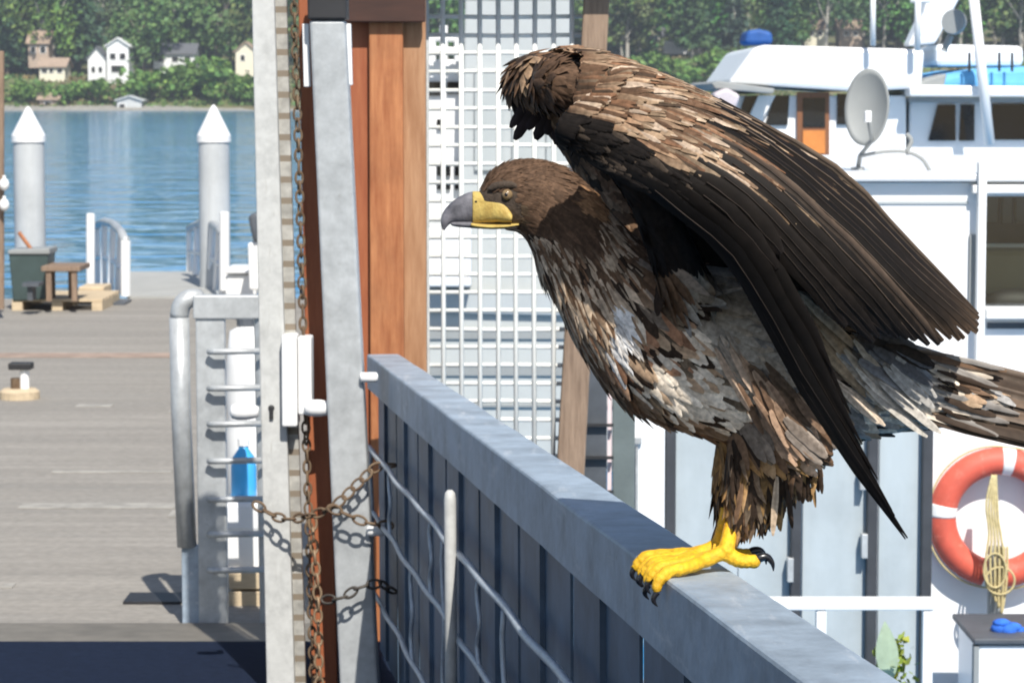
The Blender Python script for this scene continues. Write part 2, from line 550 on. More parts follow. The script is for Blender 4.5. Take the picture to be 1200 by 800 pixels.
G = 'trees on the far shore'
for a in [
    ('conifer', 0, 92, 80, 600, 31, 'tall dark conifer rising between the tan house and the white house', 1.25),
    ('conifer', 1, 62, 75, 598, 27, 'slimmer conifer close behind the tan roofed house', 1.0),
    ('broadleaf', 0, 168, 80, 585, 22, 'full green broadleaf tree just right of the tall white house', 1.0),
    ('broadleaf', 1, 205, 80, 612, 27, 'wide grey green broadleaf tree behind the dark roofed house', 1.2),
    ('conifer', 2, 8, 70, 590, 25, 'conifer at the left edge of the picture above the far shore', 1.0),
    ('broadleaf', 0, 255, 80, 604, 24, 'broadleaf tree standing left of the small cream house', 1.1),
    ('conifer', 0, 286, 70, 622, 30, 'tall conifer rising behind the small cream house', 1.0),
    ('broadleaf', 1, 738, 60, 620, 19, 'broadleaf tree on the far bank just right of the slim wooden post top', 1.0),
    ('broadleaf', 0, 800, 50, 640, 20, 'broadleaf tree behind the pale houses above the green bank', 1.0),
    ('conifer', 1, 842, 50, 640, 24, 'narrow conifer right of the pale houses above the green bank', 0.9),
    ('broadleaf', 1, 905, 50, 632, 19, 'broadleaf tree above the dark blue canvas on the far bank', 1.1),
    ('conifer', 2, 990, 40, 650, 26, 'conifer behind the tan roofed cottages beyond the yacht', 1.1),
    ('broadleaf', 0, 1050, 40, 636, 20, 'broadleaf tree showing left of the yacht radar wing', 1.0),
    ('broadleaf', 1, 1165, 50, 628, 21, 'broadleaf tree at the right edge beyond the yacht flybridge', 1.2),
]:
    kind, v, px, by, Y, h, lab, wd = a
    plant(kind, v, px, by, Y, h, lab, 'tree', G, wd)
G = 'shrubs along the far bank'
for a in [
    (32, 562, 5.2, 'bright green shrub on the bank at the left below the tan house', 1.2),
    (78, 561, 5.0, 'dark green shrub at the foot of the bank below the pale gable end', 1.3),
    (108, 562, 5.6, 'large dark green shrub on the waterside below the tall white house', 1.4),
    (178, 565, 8.0, 'big green shrub on the bank right of the grey boathouse', 1.2),
    (205, 563, 6.5, 'rounded shrub on the bank between the boathouse and the white capped pile', 1.2),
    (243, 566, 8.5, 'big bright shrub behind the right white capped pile', 1.3),
    (272, 563, 7.0, 'yellowish green shrub on the bank below the cream house', 1.2),
    (292, 561, 5.5, 'darker shrub at the waterline below the cream house', 1.2),
    (722, 568, 6.5, 'green shrub on the far bank right of the slim wooden post', 1.5),
    (768, 572, 6.0, 'green shrub on the meadow bank below the pale houses', 1.6),
    (822, 568, 6.0, 'green shrub on the meadow bank left of the yacht roof', 1.6),
    (855, 574, 6.0, 'green shrub just left of the dark blue canvas', 1.4),
]:
    px, Y, h, lab, wd = a
    plant('bush', int(px) % 2, px, 100, Y, h, lab, 'shrub', G, wd)
# the wood behind as one mass
rng = random.Random(5)
mb, tb = MB(), MB()
for i in range(270):
    kind = rng.choice(['conifer', 'broadleaf', 'broadleaf'])
    Y = rng.uniform(612, 720) if i < 120 else rng.uniform(592, 612)
    x = rng.uniform(-140, 140) * Y / 640
    if i < 20:
        Y = rng.uniform(596, 620); x = rng.uniform(-24, 30)
    pxx = 600 + 3200*x/Y
    if Y < 614 and 18 < pxx < 312: Y = rng.uniform(614, 640)
    h = rng.uniform(18, 30)
    if i >= 120 and -52 < x < -20: Y += 24
    if 180 <= i < 200: x = rng.uniform(-135, -98); Y = rng.uniform(588, 620)
    if i >= 200: x = rng.uniform(130, 270); Y = rng.uniform(600, 720)
    z = land(x, Y)
    pts = crown_points(kind, h, rng)
    pts = [p for k, p in enumerate(pts) if (k % 5 < (3 if kind == 'conifer' else 4))]
    base = tuple(c * rng.uniform(.7, 1.15) for c in BASES[kind])
    off = Vector((x, Y, z - .3))
    leaf_quads(mb, [p + off for p in pts], .62, rng, [green(rng, base) for p in pts])
    trunk_mb(h, kind, rng, off, tb)
wood = tag(mb.build('woodland', M['leaf']), 'dark green mixed wood covering the hillside across the water', 'woodland', kind='stuff')
tb.build('trunks', M['pale_bark'], wood)['kind'] = 'stuff'
# rough ground cover of the bank
mb = MB()
for i in range(9000):
    x = rng.uniform(-115, 125); Y = 556.5 + 50 * rng.random() ** 1.3
    base = (0.10, 0.17, 0.05) if noise.noise(Vector((x*.06, Y*.08, 2))) > -0.12 else (0.17, 0.15, 0.07)
    leaf_quads(mb, [Vector((x, Y, land(x, Y) + rng.uniform(0, .5)))], .6, rng, [green(rng, base)])
tag(mb.build('bank_brush', M['leaf']), 'rough green brush and grass covering the far bank', 'brush', kind='stuff')

# ---- houses on the far shore
def house(name, label, cat, px0, px1, py_eave, py_base, Y, depth, roof, wall, roof_m, gable=True, windows=(), door=False):
    a, b = P(px0, py_eave, Y), P(px1, py_base, Y)
    base = Vector(((a.x+b.x)/2, Y, b.z))
    e = empty(name, base, label, cat)
    w, h = b.x - a.x, a.z - b.z
    mb = MB()
    mb.box((a.x, Y, b.z - 2.5), (b.x, Y + depth, a.z))
    rz = a.z + roof
    if gable:   # ridge towards the water
        xm = (a.x + b.x) / 2
        mb.prism([Vector((a.x, Y, a.z)), Vector((b.x, Y, a.z)), Vector((xm, Y, rz))], Vector((0, depth, 0)))
    else:
        ym = Y + depth / 2
        mb.prism([Vector((a.x, Y, a.z)), Vector((a.x, ym, rz)), Vector((a.x, Y + depth, a.z))], Vector((w, 0, 0)))
    recalc(mb.build('wall', wall, e))
    rb = MB()
    t = 0.28
    if gable:
        xm = (a.x + b.x) / 2
        sl = roof / (w / 2)
        for sx in (-1, 1):
            xo = a.x - .5 if sx < 0 else b.x + .5
            zo = a.z - .5 * sl
            rb.prism([Vector((xo, Y - .5, zo + .02)), Vector((xm, Y - .5, rz + .02)), Vector((xm, Y - .5, rz + t)), Vector((xo, Y - .5, zo + t))], Vector((0, depth + 1, 0)))
    else:
        ym = Y + depth / 2
        sl = roof / (depth / 2)
        for sy in (-1, 1):
            yo = Y - .6 if sy < 0 else Y + depth + .6
            zo = a.z - .6 * sl
            rb.prism([Vector((a.x - .5, yo, zo + .02)), Vector((a.x - .5, ym, rz + .02)), Vector((a.x - .5, ym, rz + t)), Vector((a.x - .5, yo, zo + t))], Vector((w + 1, 0, 0)))
    recalc(rb.build('roof', roof_m, e))
    for (fx, fy, fw, fh) in windows:
        x0, z0 = a.x + w*fx, b.z + h*fy
        wb = MB()
        wb.box((x0 - .12, Y - .10, z0 - .12), (x0 + w*fw + .12, Y - .004, z0 + h*fh + .12))
        win = wb.build('window', M['white_paint'], e)
        gb = MB()
        gb.box((x0, Y - .13, z0), (x0 + w*fw, Y - .104, z0 + h*fh))
        gb.build('pane', M['dark_glass'], win)
    if door:
        db = MB()
        db.box((a.x + w*.42, Y - .08, b.z), (a.x + w*.42 + 1.0, Y - .004, b.z + 2.1))
        db.build('door', M['door_wood'], e)
    return e
house('house', 'tan house with a tan roof among conifers at the upper left', 'house', 33, 57, 50, 66, 588, 9, 2.6, M['wall_tan'], M['roof_tan'], False, ((.15, .25, .2, .45), (.6, .25, .25, .45)))
house('house', 'low cream house with a wide veranda below the tan house', 'house', 46, 76, 78, 88, 578, 8, 1.6, M['wall_cream'], M['roof_tan'], False, ((.1, .25, .2, .5), (.4, .25, .15, .5), (.7, .25, .2, .5)))
house('house', 'tall white house with an arched top on the far shore', 'house', 125, 151, 54, 89, 576, 8, 1.5, M['wall_white'], M['wall_white'], True, ((.15, .55, .25, .2), (.6, .55, .25, .2), (.2, .12, .6, .22)))
house('house', 'small white gabled house with a grey roof left of the tall white house', 'house', 103, 124, 68, 89, 577, 7, 2.2, M['wall_white'], M['roof_dark'], True, ((.2, .2, .2, .3), (.6, .2, .2, .3)))
house('house', 'low white house under a dark grey roof among trees', 'house', 180, 228, 63, 75, 588, 9, 2.0, M['wall_white'], M['roof_dark'], False, ((.1, .2, .15, .5), (.45, .2, .15, .5), (.75, .2, .15, .5)))
house('house', 'small cream house beside the pale steel gate post on the far shore', 'house', 276, 300, 60, 76, 584, 8, 1.8, M['wall_cream'], M['roof_tan'], True, ((.25, .3, .2, .4),))
house('boathouse', 'grey boathouse at the waterline below the tall white house', 'boathouse', 137, 166, 118, 132, 556, 6, 0.8, M['wall_grey'], M['wall_grey'], True, ((.1, .1, .22, .6),))
house('shed', 'brown shed low on the bank behind the left white capped pile', 'shed', 46, 68, 116, 127, 558, 4, 0.9, M['wall_tan'], M['roof_tan'], False, ((.3, .3, .3, .4),))
house('house', 'pale house with a grey roof on the bank right of the slim post', 'house', 778, 806, 42, 50, 606, 8, 1.6, M['wall_white'], M['roof_dark'], False, ((.2, .2, .2, .5), (.6, .2, .2, .5)))
house('house', 'smaller cream house beside the pale house on the green bank', 'house', 812, 836, 42, 51, 606, 8, 1.6, M['wall_cream'], M['roof_dark'], True, ((.35, .2, .3, .5),))
house('cottage', 'tan roofed cottage beyond the yacht roof left of its twin', 'cottage', 943, 968, 34, 44, 600, 8, 2.0, M['wall_cream'], M['roof_tan'], False, ((.2, .2, .2, .5), (.6, .2, .2, .5)))
house('cottage', 'tan roofed cottage beyond the yacht roof nearer the white pole', 'cottage', 984, 1010, 34, 44, 602, 8, 2.0, M['wall_tan'], M['roof_tan'], False, ((.2, .2, .2, .5), (.6, .2, .2, .5)))

# ---- the floating dock
dm = bpy.data.materials.new('dock_planks')
dm.use_nodes = True
n, l = dm.node_tree.nodes, dm.node_tree.links
b = n['Principled BSDF']
b.inputs['Roughness'].default_value = 0.85
tc = n.new('ShaderNodeTexCoord')
mp = n.new('ShaderNodeMapping'); mp.inputs['Scale'].default_value = (0.55, 5.0, 1)
l.new(tc.outputs['Object'], mp.inputs['Vector'])
t1 = n.new('ShaderNodeTexNoise'); t1.inputs['Scale'].default_value = 0.75; t1.inputs['Detail'].default_value = 7; t1.inputs['Roughness'].default_value = 0.7
l.new(mp.outputs[0], t1.inputs['Vector'])
ramp = n.new('ShaderNodeValToRGB')
ramp.color_ramp.elements[0].position = 0.30; ramp.color_ramp.elements[0].color = (0.235, 0.222, 0.20, 1)
ramp.color_ramp.elements[1].position = 0.72; ramp.color_ramp.elements[1].color = (0.30, 0.28, 0.25, 1)
e3 = ramp.color_ramp.elements.new(0.5); e3.color = (0.25, 0.232, 0.205, 1)
l.new(t1.outputs['Fac'], ramp.inputs['Fac'])
t2 = n.new('ShaderNodeTexNoise'); t2.inputs['Scale'].default_value = 26; t2.inputs['Detail'].default_value = 3
l.new(tc.outputs['Object'], t2.inputs['Vector'])
mr = n.new('ShaderNodeMapRange'); mr.inputs['To Min'].default_value = 0.7; mr.inputs['To Max'].default_value = 1.3
l.new(t2.outputs['Fac'], mr.inputs['Value'])
s1 = n.new('ShaderNodeVectorMath'); s1.operation = 'SCALE'
l.new(ramp.outputs[0], s1.inputs[0]); l.new(mr.outputs[0], s1.inputs['Scale'])
# plank joints across the walk
sx = n.new('ShaderNodeSeparateXYZ'); l.new(tc.outputs['Object'], sx.inputs[0])
m1 = n.new('ShaderNodeMath'); m1.operation = 'MULTIPLY'; m1.inputs[1].default_value = 1 / 0.145
l.new(sx.outputs['Y'], m1.inputs[0])
fl = n.new('ShaderNodeMath'); fl.operation = 'FLOOR'; l.new(m1.outputs[0], fl.inputs[0])
wn_ = n.new('ShaderNodeTexWhiteNoise'); wn_.noise_dimensions = '1D'; l.new(fl.outputs[0], wn_.inputs['W'])
mr2 = n.new('ShaderNodeMapRange'); mr2.inputs['To Min'].default_value = 0.93; mr2.inputs['To Max'].default_value = 1.06
l.new(wn_.outputs['Value'], mr2.inputs['Value'])
s2 = n.new('ShaderNodeVectorMath'); s2.operation = 'SCALE'
l.new(s1.outputs[0], s2.inputs[0]); l.new(mr2.outputs[0], s2.inputs['Scale'])
fr = n.new('ShaderNodeMath'); fr.operation = 'FRACT'; l.new(m1.outputs[0], fr.inputs[0])
lt = n.new('ShaderNodeMath'); lt.operation = 'LESS_THAN'; lt.inputs[1].default_value = 0.06; l.new(fr.outputs[0], lt.inputs[0])
mx = n.new('ShaderNodeMix'); mx.data_type = 'RGBA'
mf = n.new('ShaderNodeMath'); mf.operation = 'MULTIPLY'; mf.inputs[1].default_value = 0.22; l.new(lt.outputs[0], mf.inputs[0])
l.new(mf.outputs[0], mx.inputs['Factor'])
l.new(s2.outputs[0], mx.inputs['A']); mx.inputs['B'].default_value = (0.05, 0.045, 0.04, 1)
l.new(mx.outputs['Result'], b.inputs['Base Color'])
bp = n.new('ShaderNodeBump'); bp.inputs['Strength'].default_value = 0.35; bp.inputs['Distance'].default_value = 0.01
l.new(t2.outputs['Fac'], bp.inputs['Height']); l.new(bp.outputs[0], b.inputs['Normal'])
DZ = P(100, 735, 10.3).z          # dock surface level
DEND = 2.0
def onfloor(px, py, z):
    """distance at which the sight line meets the level z"""
    q = P(px, py, 1.0)
    return (z - EYE) / (q.z - EYE)
YEND = onfloor(150, 350, DZ)
mb = MB()
mb.box((-14, 10.25, DZ - .55), (-0.75, YEND, DZ))
tag(mb.build('dock', dm), kind='structure')
def strip(name, px0, py0, px1, py1, m, dz, label, cat):
    Y0, Y1 = onfloor(px0, py1, DZ), onfloor(px1, py0, DZ)
    xa, xb = P(px0, py1, Y0).x, P(px1, py1, Y0).x
    mb = MB()
    mb.box((xa, Y0, DZ + .001), (xb, Y1, DZ + dz))
    return tag(mb.build(name, m), label, cat)
strip('worn_board', -60, 414, 203, 419, mat('reddish_board', (0.30, 0.225, 0.18), 0.85, 0, 0.3, 6, bump=.2), .006, 'reddish worn board let into the dock between the bollard and the far ramp', 'board')
strip('drain_board', 144, 697, 212, 708, M['black'], .012, 'short dark board lying on the dock beside the ladder frame', 'board')
mb = MB()
for (a0, b0, a1, b1) in ((20, 590, 204, 596), (0, 684, 14, 689), (88, 474, 130, 477), (196, 480, 204, 484), (196, 598, 210, 606), (60, 552, 200, 554)):
    Y0, Y1 = onfloor(a0, b1, DZ), onfloor(a1, b0, DZ)
    xa, xb = P(a0, b1, Y0).x, P(a1, b1, Y0).x
    mb.box((xa, Y0, DZ + .001), (xb, Y1, DZ + .0045))
tag(mb.build('paint_mark', mat('worn_pale_paint', (0.31, 0.295, 0.265), 0.8, 0, 0.3, 9)), 'worn pale paint streaks across the dock planks', 'paint mark', kind='stuff')

# ================================================================== far end of the dock
def pile(px, tip_py, label):
    Y = 29.0
    c = P(px, 200, Y)
    r = 18.2 / FPX * Y
    z0 = P(px, 161, Y).z
    zt = P(px, tip_py, Y).z
    e = empty('steel_pile', (c.x, Y, 0), label, 'pile', 'white capped piles at the end of the dock')
    mb = MB()
    mb.tube([(c.x, Y, -3), (c.x, Y, z0)], r, 32)
    mb.build('pile_shaft', M['pile'], e, smooth=False)
    mb = MB()
    mb.tube([(c.x, Y, z0 - .05), (c.x, Y, z0 + .02), (c.x, Y, zt - .03), (c.x, Y, zt)], [r*1.09, r*1.09, .035, .008], 32)
    mb.build('pile_cap', M['white_paint'], e)
    mb = MB()
    mb.tube([(c.x, Y, .0), (c.x, Y, .5)], r*1.004, 32, caps=False)
    mb.build('tide_band', mat('tide_stain', (0.20, 0.19, 0.15), 0.8, 0, 0.3, 5), e)
pile(34, 125, 'steel pile with white cone cap, left one behind the green bin')
pile(251, 123, 'steel pile with white cone cap, right one beside the gate post')

# ramp leading down from the dock
Yn, Yf = YEND + .05, 32.0
a, b, c, d = P(149, 347, Yn), P(256, 347, Yn), P(239, 318, Yf), P(152, 318, Yf)
mb = MB()
th = Vector((0, 0, -.14))
mb.hexa([a + th, b + th, b, a], [d + th, c + th, c, d])
tag(recalc(mb.build('boarding_ramp', mat('grey_ramp_plate', (0.36, 0.36, 0.34), 0.7, 0, 0.1, 3))), 'grey ramp plate leading off the far end of the dock', 'ramp')
def handrail(label, near, far, tops, n):
    e = empty('ramp_handrail', P(near[0], near[2], near[3]), label, 'handrail', 'handrails of the far ramp')
    tp = spline([P(*q) for q in tops], n)
    bt = [P(near[0], near[2], near[3]).lerp(P(far[0], far[2], far[3]), i/(n-1)) for i in range(n)]
    mb = MB(); mb.tube(tp, .045, 8); mb.build('top_rail', M['galv'], e, smooth=True)
    mb = MB(); mb.tube([x.lerp(y, .55) for x, y in zip(tp, bt)], .025, 8); mb.build('mid_rail', M['white_paint'], e, smooth=True)
    for i in range(n):
        mb = MB(); mb.tube([bt[i], tp[i]], .05 if i in (0,) else .036, 8); mb.build('baluster', M['white_paint'], e)
handrail('grey ramp handrail beside the white mooring pole, left of the ramp plate', (147, 282, 347, Yn), (113, 262, 332, 30.5), [(147, 282, Yn), (139, 268, 28.5), (126, 259, 29.5), (113, 264, 30.5)], 5)
handrail('grey ramp handrail in front of the right white capped pile', (262, 258, 345, Yn), (222, 266, 318, 31), [(262, 275, Yn), (252, 264, 28.5), (238, 260, 30), (222, 268, 31)], 6)
def pole(px, y0, y1, Y, r, m, label, cat='pole', name='mooring_pole'):
    mb = MB()
    mb.tube([P(px, y1, Y), P(px, y0 + 1, Y), P(px, y0, Y)], [r, r, r*.6], 12)
    return tag(mb.build(name, m), label, cat)
pole(106, 250, 338, 28.0, .045, M['white_paint'], 'thin white pole standing left of the far ramp handrail')
pole(263, 248, 340, 27.4, .05, M['white_paint'], 'white pole with a dark top at the right ramp handrail')

# bin, table, pallet
e = empty('waste_bin', P(33, 352, 26.2), 'dark green bin with a pale rim by the picnic table', 'bin')
mb = MB()
Yb = 25.9
n4 = [P(15, 353, Yb), P(53, 351, Yb), P(57, 296, Yb), P(10, 296, Yb)]
mb.hexa(n4, [p + Vector((0, .4, 0)) for p in n4])
recalc(mb.build('bin_body', M['bin_green'], e, bevel=.015))
mb = MB()
n4 = [P(9, 298, Yb - .02), P(58, 298, Yb - .02), P(58, 291, Yb - .02), P(9, 293, Yb - .02)]
mb.hexa(n4, [p + Vector((0, .46, 0)) for p in n4])
recalc(mb.build('bin_rim', M['dish_grey'], e, bevel=.01))
mb = MB(); mb.tube([P(22, 272, Yb + .2), P(38, 294, Yb + .2)], .02, 6)
tag(mb.build('broom_handle', M['orange_wood']), 'orange brown broom handle leaning out of the green bin', 'handle')
e = empty('picnic_table', P(72, 352, 26), 'small weathered table standing on the tan pallet at the dock end', 'table')
mb = MB(); pbox(mb, 48, 312, 94, 318, 25.6, .6); mb.build('table_top', M['grey_wood'], e, bevel=.006)
for x0, dy in ((54, .02), (84, .02), (58, .5), (80, .5)):
    mb = MB(); pbox(mb, x0, 318, x0 + 6, 353, 25.6 + dy, .05); mb.build('leg', M['grey_wood'], e)
mb = MB(); pbox(mb, 26, 332, 45, 336, 25.3, .3); pbox(mb, 32, 336, 38, 352, 25.35, .2)
tag(mb.build('stool', M['dark_grey']), 'low dark stool in front of the green bin', 'stool')
Yp = onfloor(60, 364, DZ)
e = empty('pallet', P(65, 364, Yp), 'tan wooden pallet under the small table', 'pallet')
a, b = P(14, 364, Yp), P(120, 364, Yp)
mb = MB()
for k in range(6):
    y0 = Yp + .02 + k * .2
    mb.box((a.x, y0, DZ + .085), (b.x, y0 + .15, DZ + .11))
mb.build('deck_boards', M['tan_wood'], e)
for k in range(3):
    x = a.x + (b.x - a.x - .1) * k / 2
    mb = MB(); mb.box((x, Yp, DZ + .001), (x + .1, Yp + 1.15, DZ + .083)); mb.build('bearer', M['tan_wood'], e)
mb = MB(); pbox(mb, 92, 336, 122, 354, 27.1, .5)
tag(mb.build('plank_box', M['tan_wood'], bevel=.01), 'low tan wooden box beside the table at the foot of the handrail', 'box')
mb = MB(); pbox(mb, 92, 355, 146, 360, 26.6, .5)
tag(mb.build('dark_plank', M['dark_grey']), 'dark plank on the dock at the foot of the left ramp handrail', 'plank')
pole(1, 60, 362, 25.0, .032, M['grey_wood'], 'brown wooden pole at the left edge of the picture', 'pole', 'wooden_pole')
for y, lab in ((216, 'white float hanging on the brown pole, upper one'), (240, 'white float hanging on the brown pole, lower one')):
    mb = MB(); c = P(5, y, 24.9); mb.ball(c, .046, sc=(1, 1, 1.25)); mb.tube([c + Vector((0, 0, .05)), c + Vector((0, 0, .08))], .015, 6)
    tag(mb.build('mooring_float', M['white_paint'], smooth=True), lab, 'float')
# bollard
Yq = onfloor(24, 469, DZ)
e = empty('service_bollard', P(24, 469, Yq), 'short white dock bollard with a black top on a tan ring base', 'bollard')
c = P(20, 469, Yq)
mb = MB(); mb.tube([c + Vector((0, .1, .001)), c + Vector((0, .1, .05)), c + Vector((0, .1, .07))], [.135, .135, .11], 20); mb.build('base_ring', M['tan_wood'], e)
c2 = c + Vector((.035, .1, .07))
mb = MB(); mb.tube([c2, c2 + Vector((0, 0, .13))], .032, 14); mb.build('post', M['white_paint'], e)
mb = MB(); mb.box((c2.x - .10, c2.y - .06, c2.z + .13), (c2.x + .055, c2.y + .06, c2.z + .175)); mb.build('cap', M['black'], e, bevel=.008)
mb = MB(); mb.tube([c2 + Vector((-.06, 0, 0)), c2 + Vector((-.06, 0, .07))], .035, 10); mb.build('outlet_box', M['rust'], e)
# white boat gear at the right of the ramp
e = empty('dock_box', P(285, 346, 25), 'white dock box behind the ladder frame at the dock end', 'box')
mb = MB(); pbox(mb, 264, 322, 300, 347, 24.8, .6); mb.build('box_body', M['white_paint'], e, bevel=.02)
mb = MB(); pbox(mb, 262, 315, 303, 321, 24.75, .7); mb.build('lid', M['gelcoat'], e, bevel=.02)
e = empty('outboard_motor', P(296, 345, 24), 'white outboard motor with a dark cowl left of the gate post', 'motor')
mb = MB(); ngon(mb, [(290, 285), (304, 282), (304, 340), (292, 340)], 24.0, .3); recalc(mb.build('leg_housing', M['white_paint'], e, bevel=.02))
mb = MB(); ngon(mb, [(290, 253), (302, 248), (304, 282), (297, 285)], 23.95, .35); recalc(mb.build('cowl', M['dark_grey'], e, bevel=.03))

# ================================================================== ladder-like gate frame
Yl = 10.3
e = empty('ladder_frame', P(250, 735, Yl), 'galvanised frame with rungs standing at the edge of the dock', 'frame')
mb = MB(); pbar(mb, (246, 372, Yl), (250, 734, Yl), 34, 34, .045); mb.build('upright', M['galv'], e, bevel=.006)
mb = MB(); pbox(mb, 226, 346, 306, 374, Yl - .01, .06); mb.build('top_plate', M['galv'], e, bevel=.006)
mb = MB(); mb.tube(spline([P(210, 372, Yl + .04), P(213, 357, Yl + .04), P(224, 349, Yl + .05), P(232, 350, Yl + .07)], 9), .036, 10)
mb.tube([P(210, 372, Yl + .04), P(212, 480, Yl + .04), P(219, 640, Yl + .04)], .038, 12); mb.build('side_pipe', M['galv'], e, smooth=True)
mb = MB(); pbox(mb, 213, 640, 236, 735, Yl + .02, .06); mb.build('pipe_sleeve', M['galv_rail'], e, bevel=.006)
for y in (412, 455, 497, 540, 585, 626, 668):
    mb = MB(); mb.tube([P(244, y, Yl - .03), P(252, y, Yl - .045), P(312, y - 1, Yl - .045)], .012, 8); mb.build('rung', M['galv'], e, smooth=True)
mb = MB(); mb.tube([P(306, 346, Yl + .03), P(314, 734, Yl + .03)], .03, 10); mb.build('back_upright', M['galv'], e)
# gear on the dock behind the rungs
e = empty('cooler', P(288, 670, 10.8), 'white cooler box behind the lower rungs', 'cooler')
mb = MB(); pbox(mb, 262, 625, 318, 668, 10.8, .3); mb.build('box_body', M['white_paint'], e, bevel=.015)
mb = MB(); pbox(mb, 260, 588, 318, 624, 10.79, .32); mb.build('lid', M['gelcoat'], e, bevel=.02)
e = empty('wooden_crate', P(288, 735, 10.75), 'pale wooden crate under the white cooler', 'crate')
for y in (671, 693, 714):
    mb = MB(); pbox(mb, 268, y, 318, y + 19, 10.75, .3); mb.build('slat', M['tan_wood'], e, bevel=.004)
e = empty('water_jug', P(286, 587, 10.85), 'blue plastic jug standing on the white cooler', 'jug')
mb = MB(); c = P(286, 587, 10.95)
mb.tube([c + Vector((0, 0, z)) for z in (0, .01, .14, .18, .215, .225)], [.045, .052, .052, .045, .02, .02], 18); mb.build('jug_body', M['blue_plastic'], e, smooth=True)
mb = MB(); mb.tube([c + Vector((0, 0, .226)), c + Vector((0, 0, .255))], .024, 12); mb.build('jug_cap', M['white_paint'], e)
e = empty('white_drum', P(285, 588, 11.2), 'white plastic drum stacked behind the upper rungs', 'drum')
c = P(296, 588, 11.35)
mb = MB(); mb.tube([c + Vector((0, 0, z)) for z in (0, .02, .3, .36, .5, .58, .72, .74)], [.10, .11, .11, .10, .112, .105, .09, .05], 24); mb.build('drum_body', M['white_paint'], e, smooth=True)
mb = MB(); mb.tube([c + Vector((-.02, 0, .742)), c + Vector((-.02, 0, .775))], .04, 14); mb.build('drum_lid', M['dark_grey'], e)
e = empty('storage_tub', P(288, 735, 11.2), 'white storage tub carrying the drum behind the cooler', 'tub')
mb = MB(); pbox(mb, 272, 590, 340, 735, 11.15, .45); mb.build('tub_body', M['offwhite'], e, bevel=.02)

# ================================================================== gangway and its gate
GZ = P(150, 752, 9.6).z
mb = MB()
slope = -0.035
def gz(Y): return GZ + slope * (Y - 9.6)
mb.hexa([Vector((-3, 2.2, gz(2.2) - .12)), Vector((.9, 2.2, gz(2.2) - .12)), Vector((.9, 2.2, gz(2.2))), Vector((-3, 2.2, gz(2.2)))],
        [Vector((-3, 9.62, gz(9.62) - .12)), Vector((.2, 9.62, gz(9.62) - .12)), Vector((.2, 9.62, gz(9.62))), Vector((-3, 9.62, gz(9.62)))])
tag(recalc(mb.build('gangway', mat('shade_navy_deck', (0.010, 0.016, 0.034), 0.9, 0, 0.2, 30, bump=.2, spec=.08))), kind='structure')  # blue shade on the deck is put into its near-black base colour
mb = MB()
mb.hexa([Vector((-3, 9.625, GZ - .15)), Vector((-.72, 9.625, GZ - .15)), Vector((-.72, 9.625, GZ - .004)), Vector((-3, 9.625, GZ - .004))],
        [Vector((-3, 10.24, DZ - .06)), Vector((-.72, 10.24, DZ - .06)), Vector((-.72, 10.24, DZ + .03)), Vector((-3, 10.24, DZ + .03))])
tag(recalc(mb.build('transition_plate', mat('worn_plate', (.17, .155, .13), .7, 0, .2, 8, stain=.3))), kind='structure')
# unseen slab added over the gate to shade the mesh and post tops
e = empty('gate_shade_blocker', (P(560, 0, 10).x, 10.0, 3.2), 'unseen slab added above the gate to shade the mesh and post tops', 'shade blocker')
mb = MB(); mb.box((P(405, 0, 10).x, 9.93, 3.1), (P(770, 0, 10).x + .25, 10.6, 3.2)); mb.build('roof', M['roof_dark'], e)  # out of view, added only for the shade it casts
mb = MB(); pbox(mb, 405, -60, 498, 26, 9.66, .035); mb.build('shade_band_board', mat('shade_band_brown', (.045, .017, .010), .7, 0, .3, 9, stretch=(.6, 5, 5)), e, bevel=.004)  # dark board stands in for the shade band across the board tops

# pale post with the lock
slot_m = mat('slotted_strip_steel', (0.40, 0.39, 0.36), .55, .1, .2, 20, stain=.4, sscale=14)
nt_ = slot_m.node_tree
tc_ = nt_.nodes.new('ShaderNodeTexCoord'); sp_ = nt_.nodes.new('ShaderNodeSeparateXYZ'); nt_.links.new(tc_.outputs['Object'], sp_.inputs[0])
mu_ = nt_.nodes.new('ShaderNodeMath'); mu_.operation = 'MULTIPLY'; mu_.inputs[1].default_value = 15.0; nt_.links.new(sp_.outputs['Z'], mu_.inputs[0])
fr_ = nt_.nodes.new('ShaderNodeMath'); fr_.operation = 'FRACT'; nt_.links.new(mu_.outputs[0], fr_.inputs[0])
lt_ = nt_.nodes.new('ShaderNodeMath'); lt_.operation = 'LESS_THAN'; lt_.inputs[1].default_value = .3; nt_.links.new(fr_.outputs[0], lt_.inputs[0])
mi_ = nt_.nodes.new('ShaderNodeMix'); mi_.data_type = 'RGBA'; nt_.links.new(lt_.outputs[0], mi_.inputs['Factor'])
pb_ = nt_.nodes['Principled BSDF']; src_ = pb_.inputs['Base Color'].links[0].from_socket
nt_.links.new(src_, mi_.inputs['A']); mi_.inputs['B'].default_value = (.20, .165, .125, 1); nt_.links.new(mi_.outputs['Result'], pb_.inputs['Base Color'])
Yg = 8.6
e = empty('gate', P(330, 815, Yg), 'pale steel gate stile with a white lock case and round white knobs', 'gate')
mb = MB(); pbar(mb, (307.5, -25, Yg), (329.5, 830, Yg), 26, 33, .06); mb.build('stile', M['pale_metal'], e, bevel=.004)
mb = MB(); pbar(mb, (325, -25, Yg + .04), (349, 830, Yg + .04), 20, 20, .03); mb.build('slotted_strip', slot_m, e, bevel=.003)
mb = MB(); pbox(mb, 330, 393, 348, 500, Yg - .05, .12); pbox(mb, 349, 395, 365, 486, Yg - .04, .10); lc = mb.build('lock_case', M['white_paint'], e, bevel=.006)
mb = MB(); c = P(318, 480, Yg - .004)
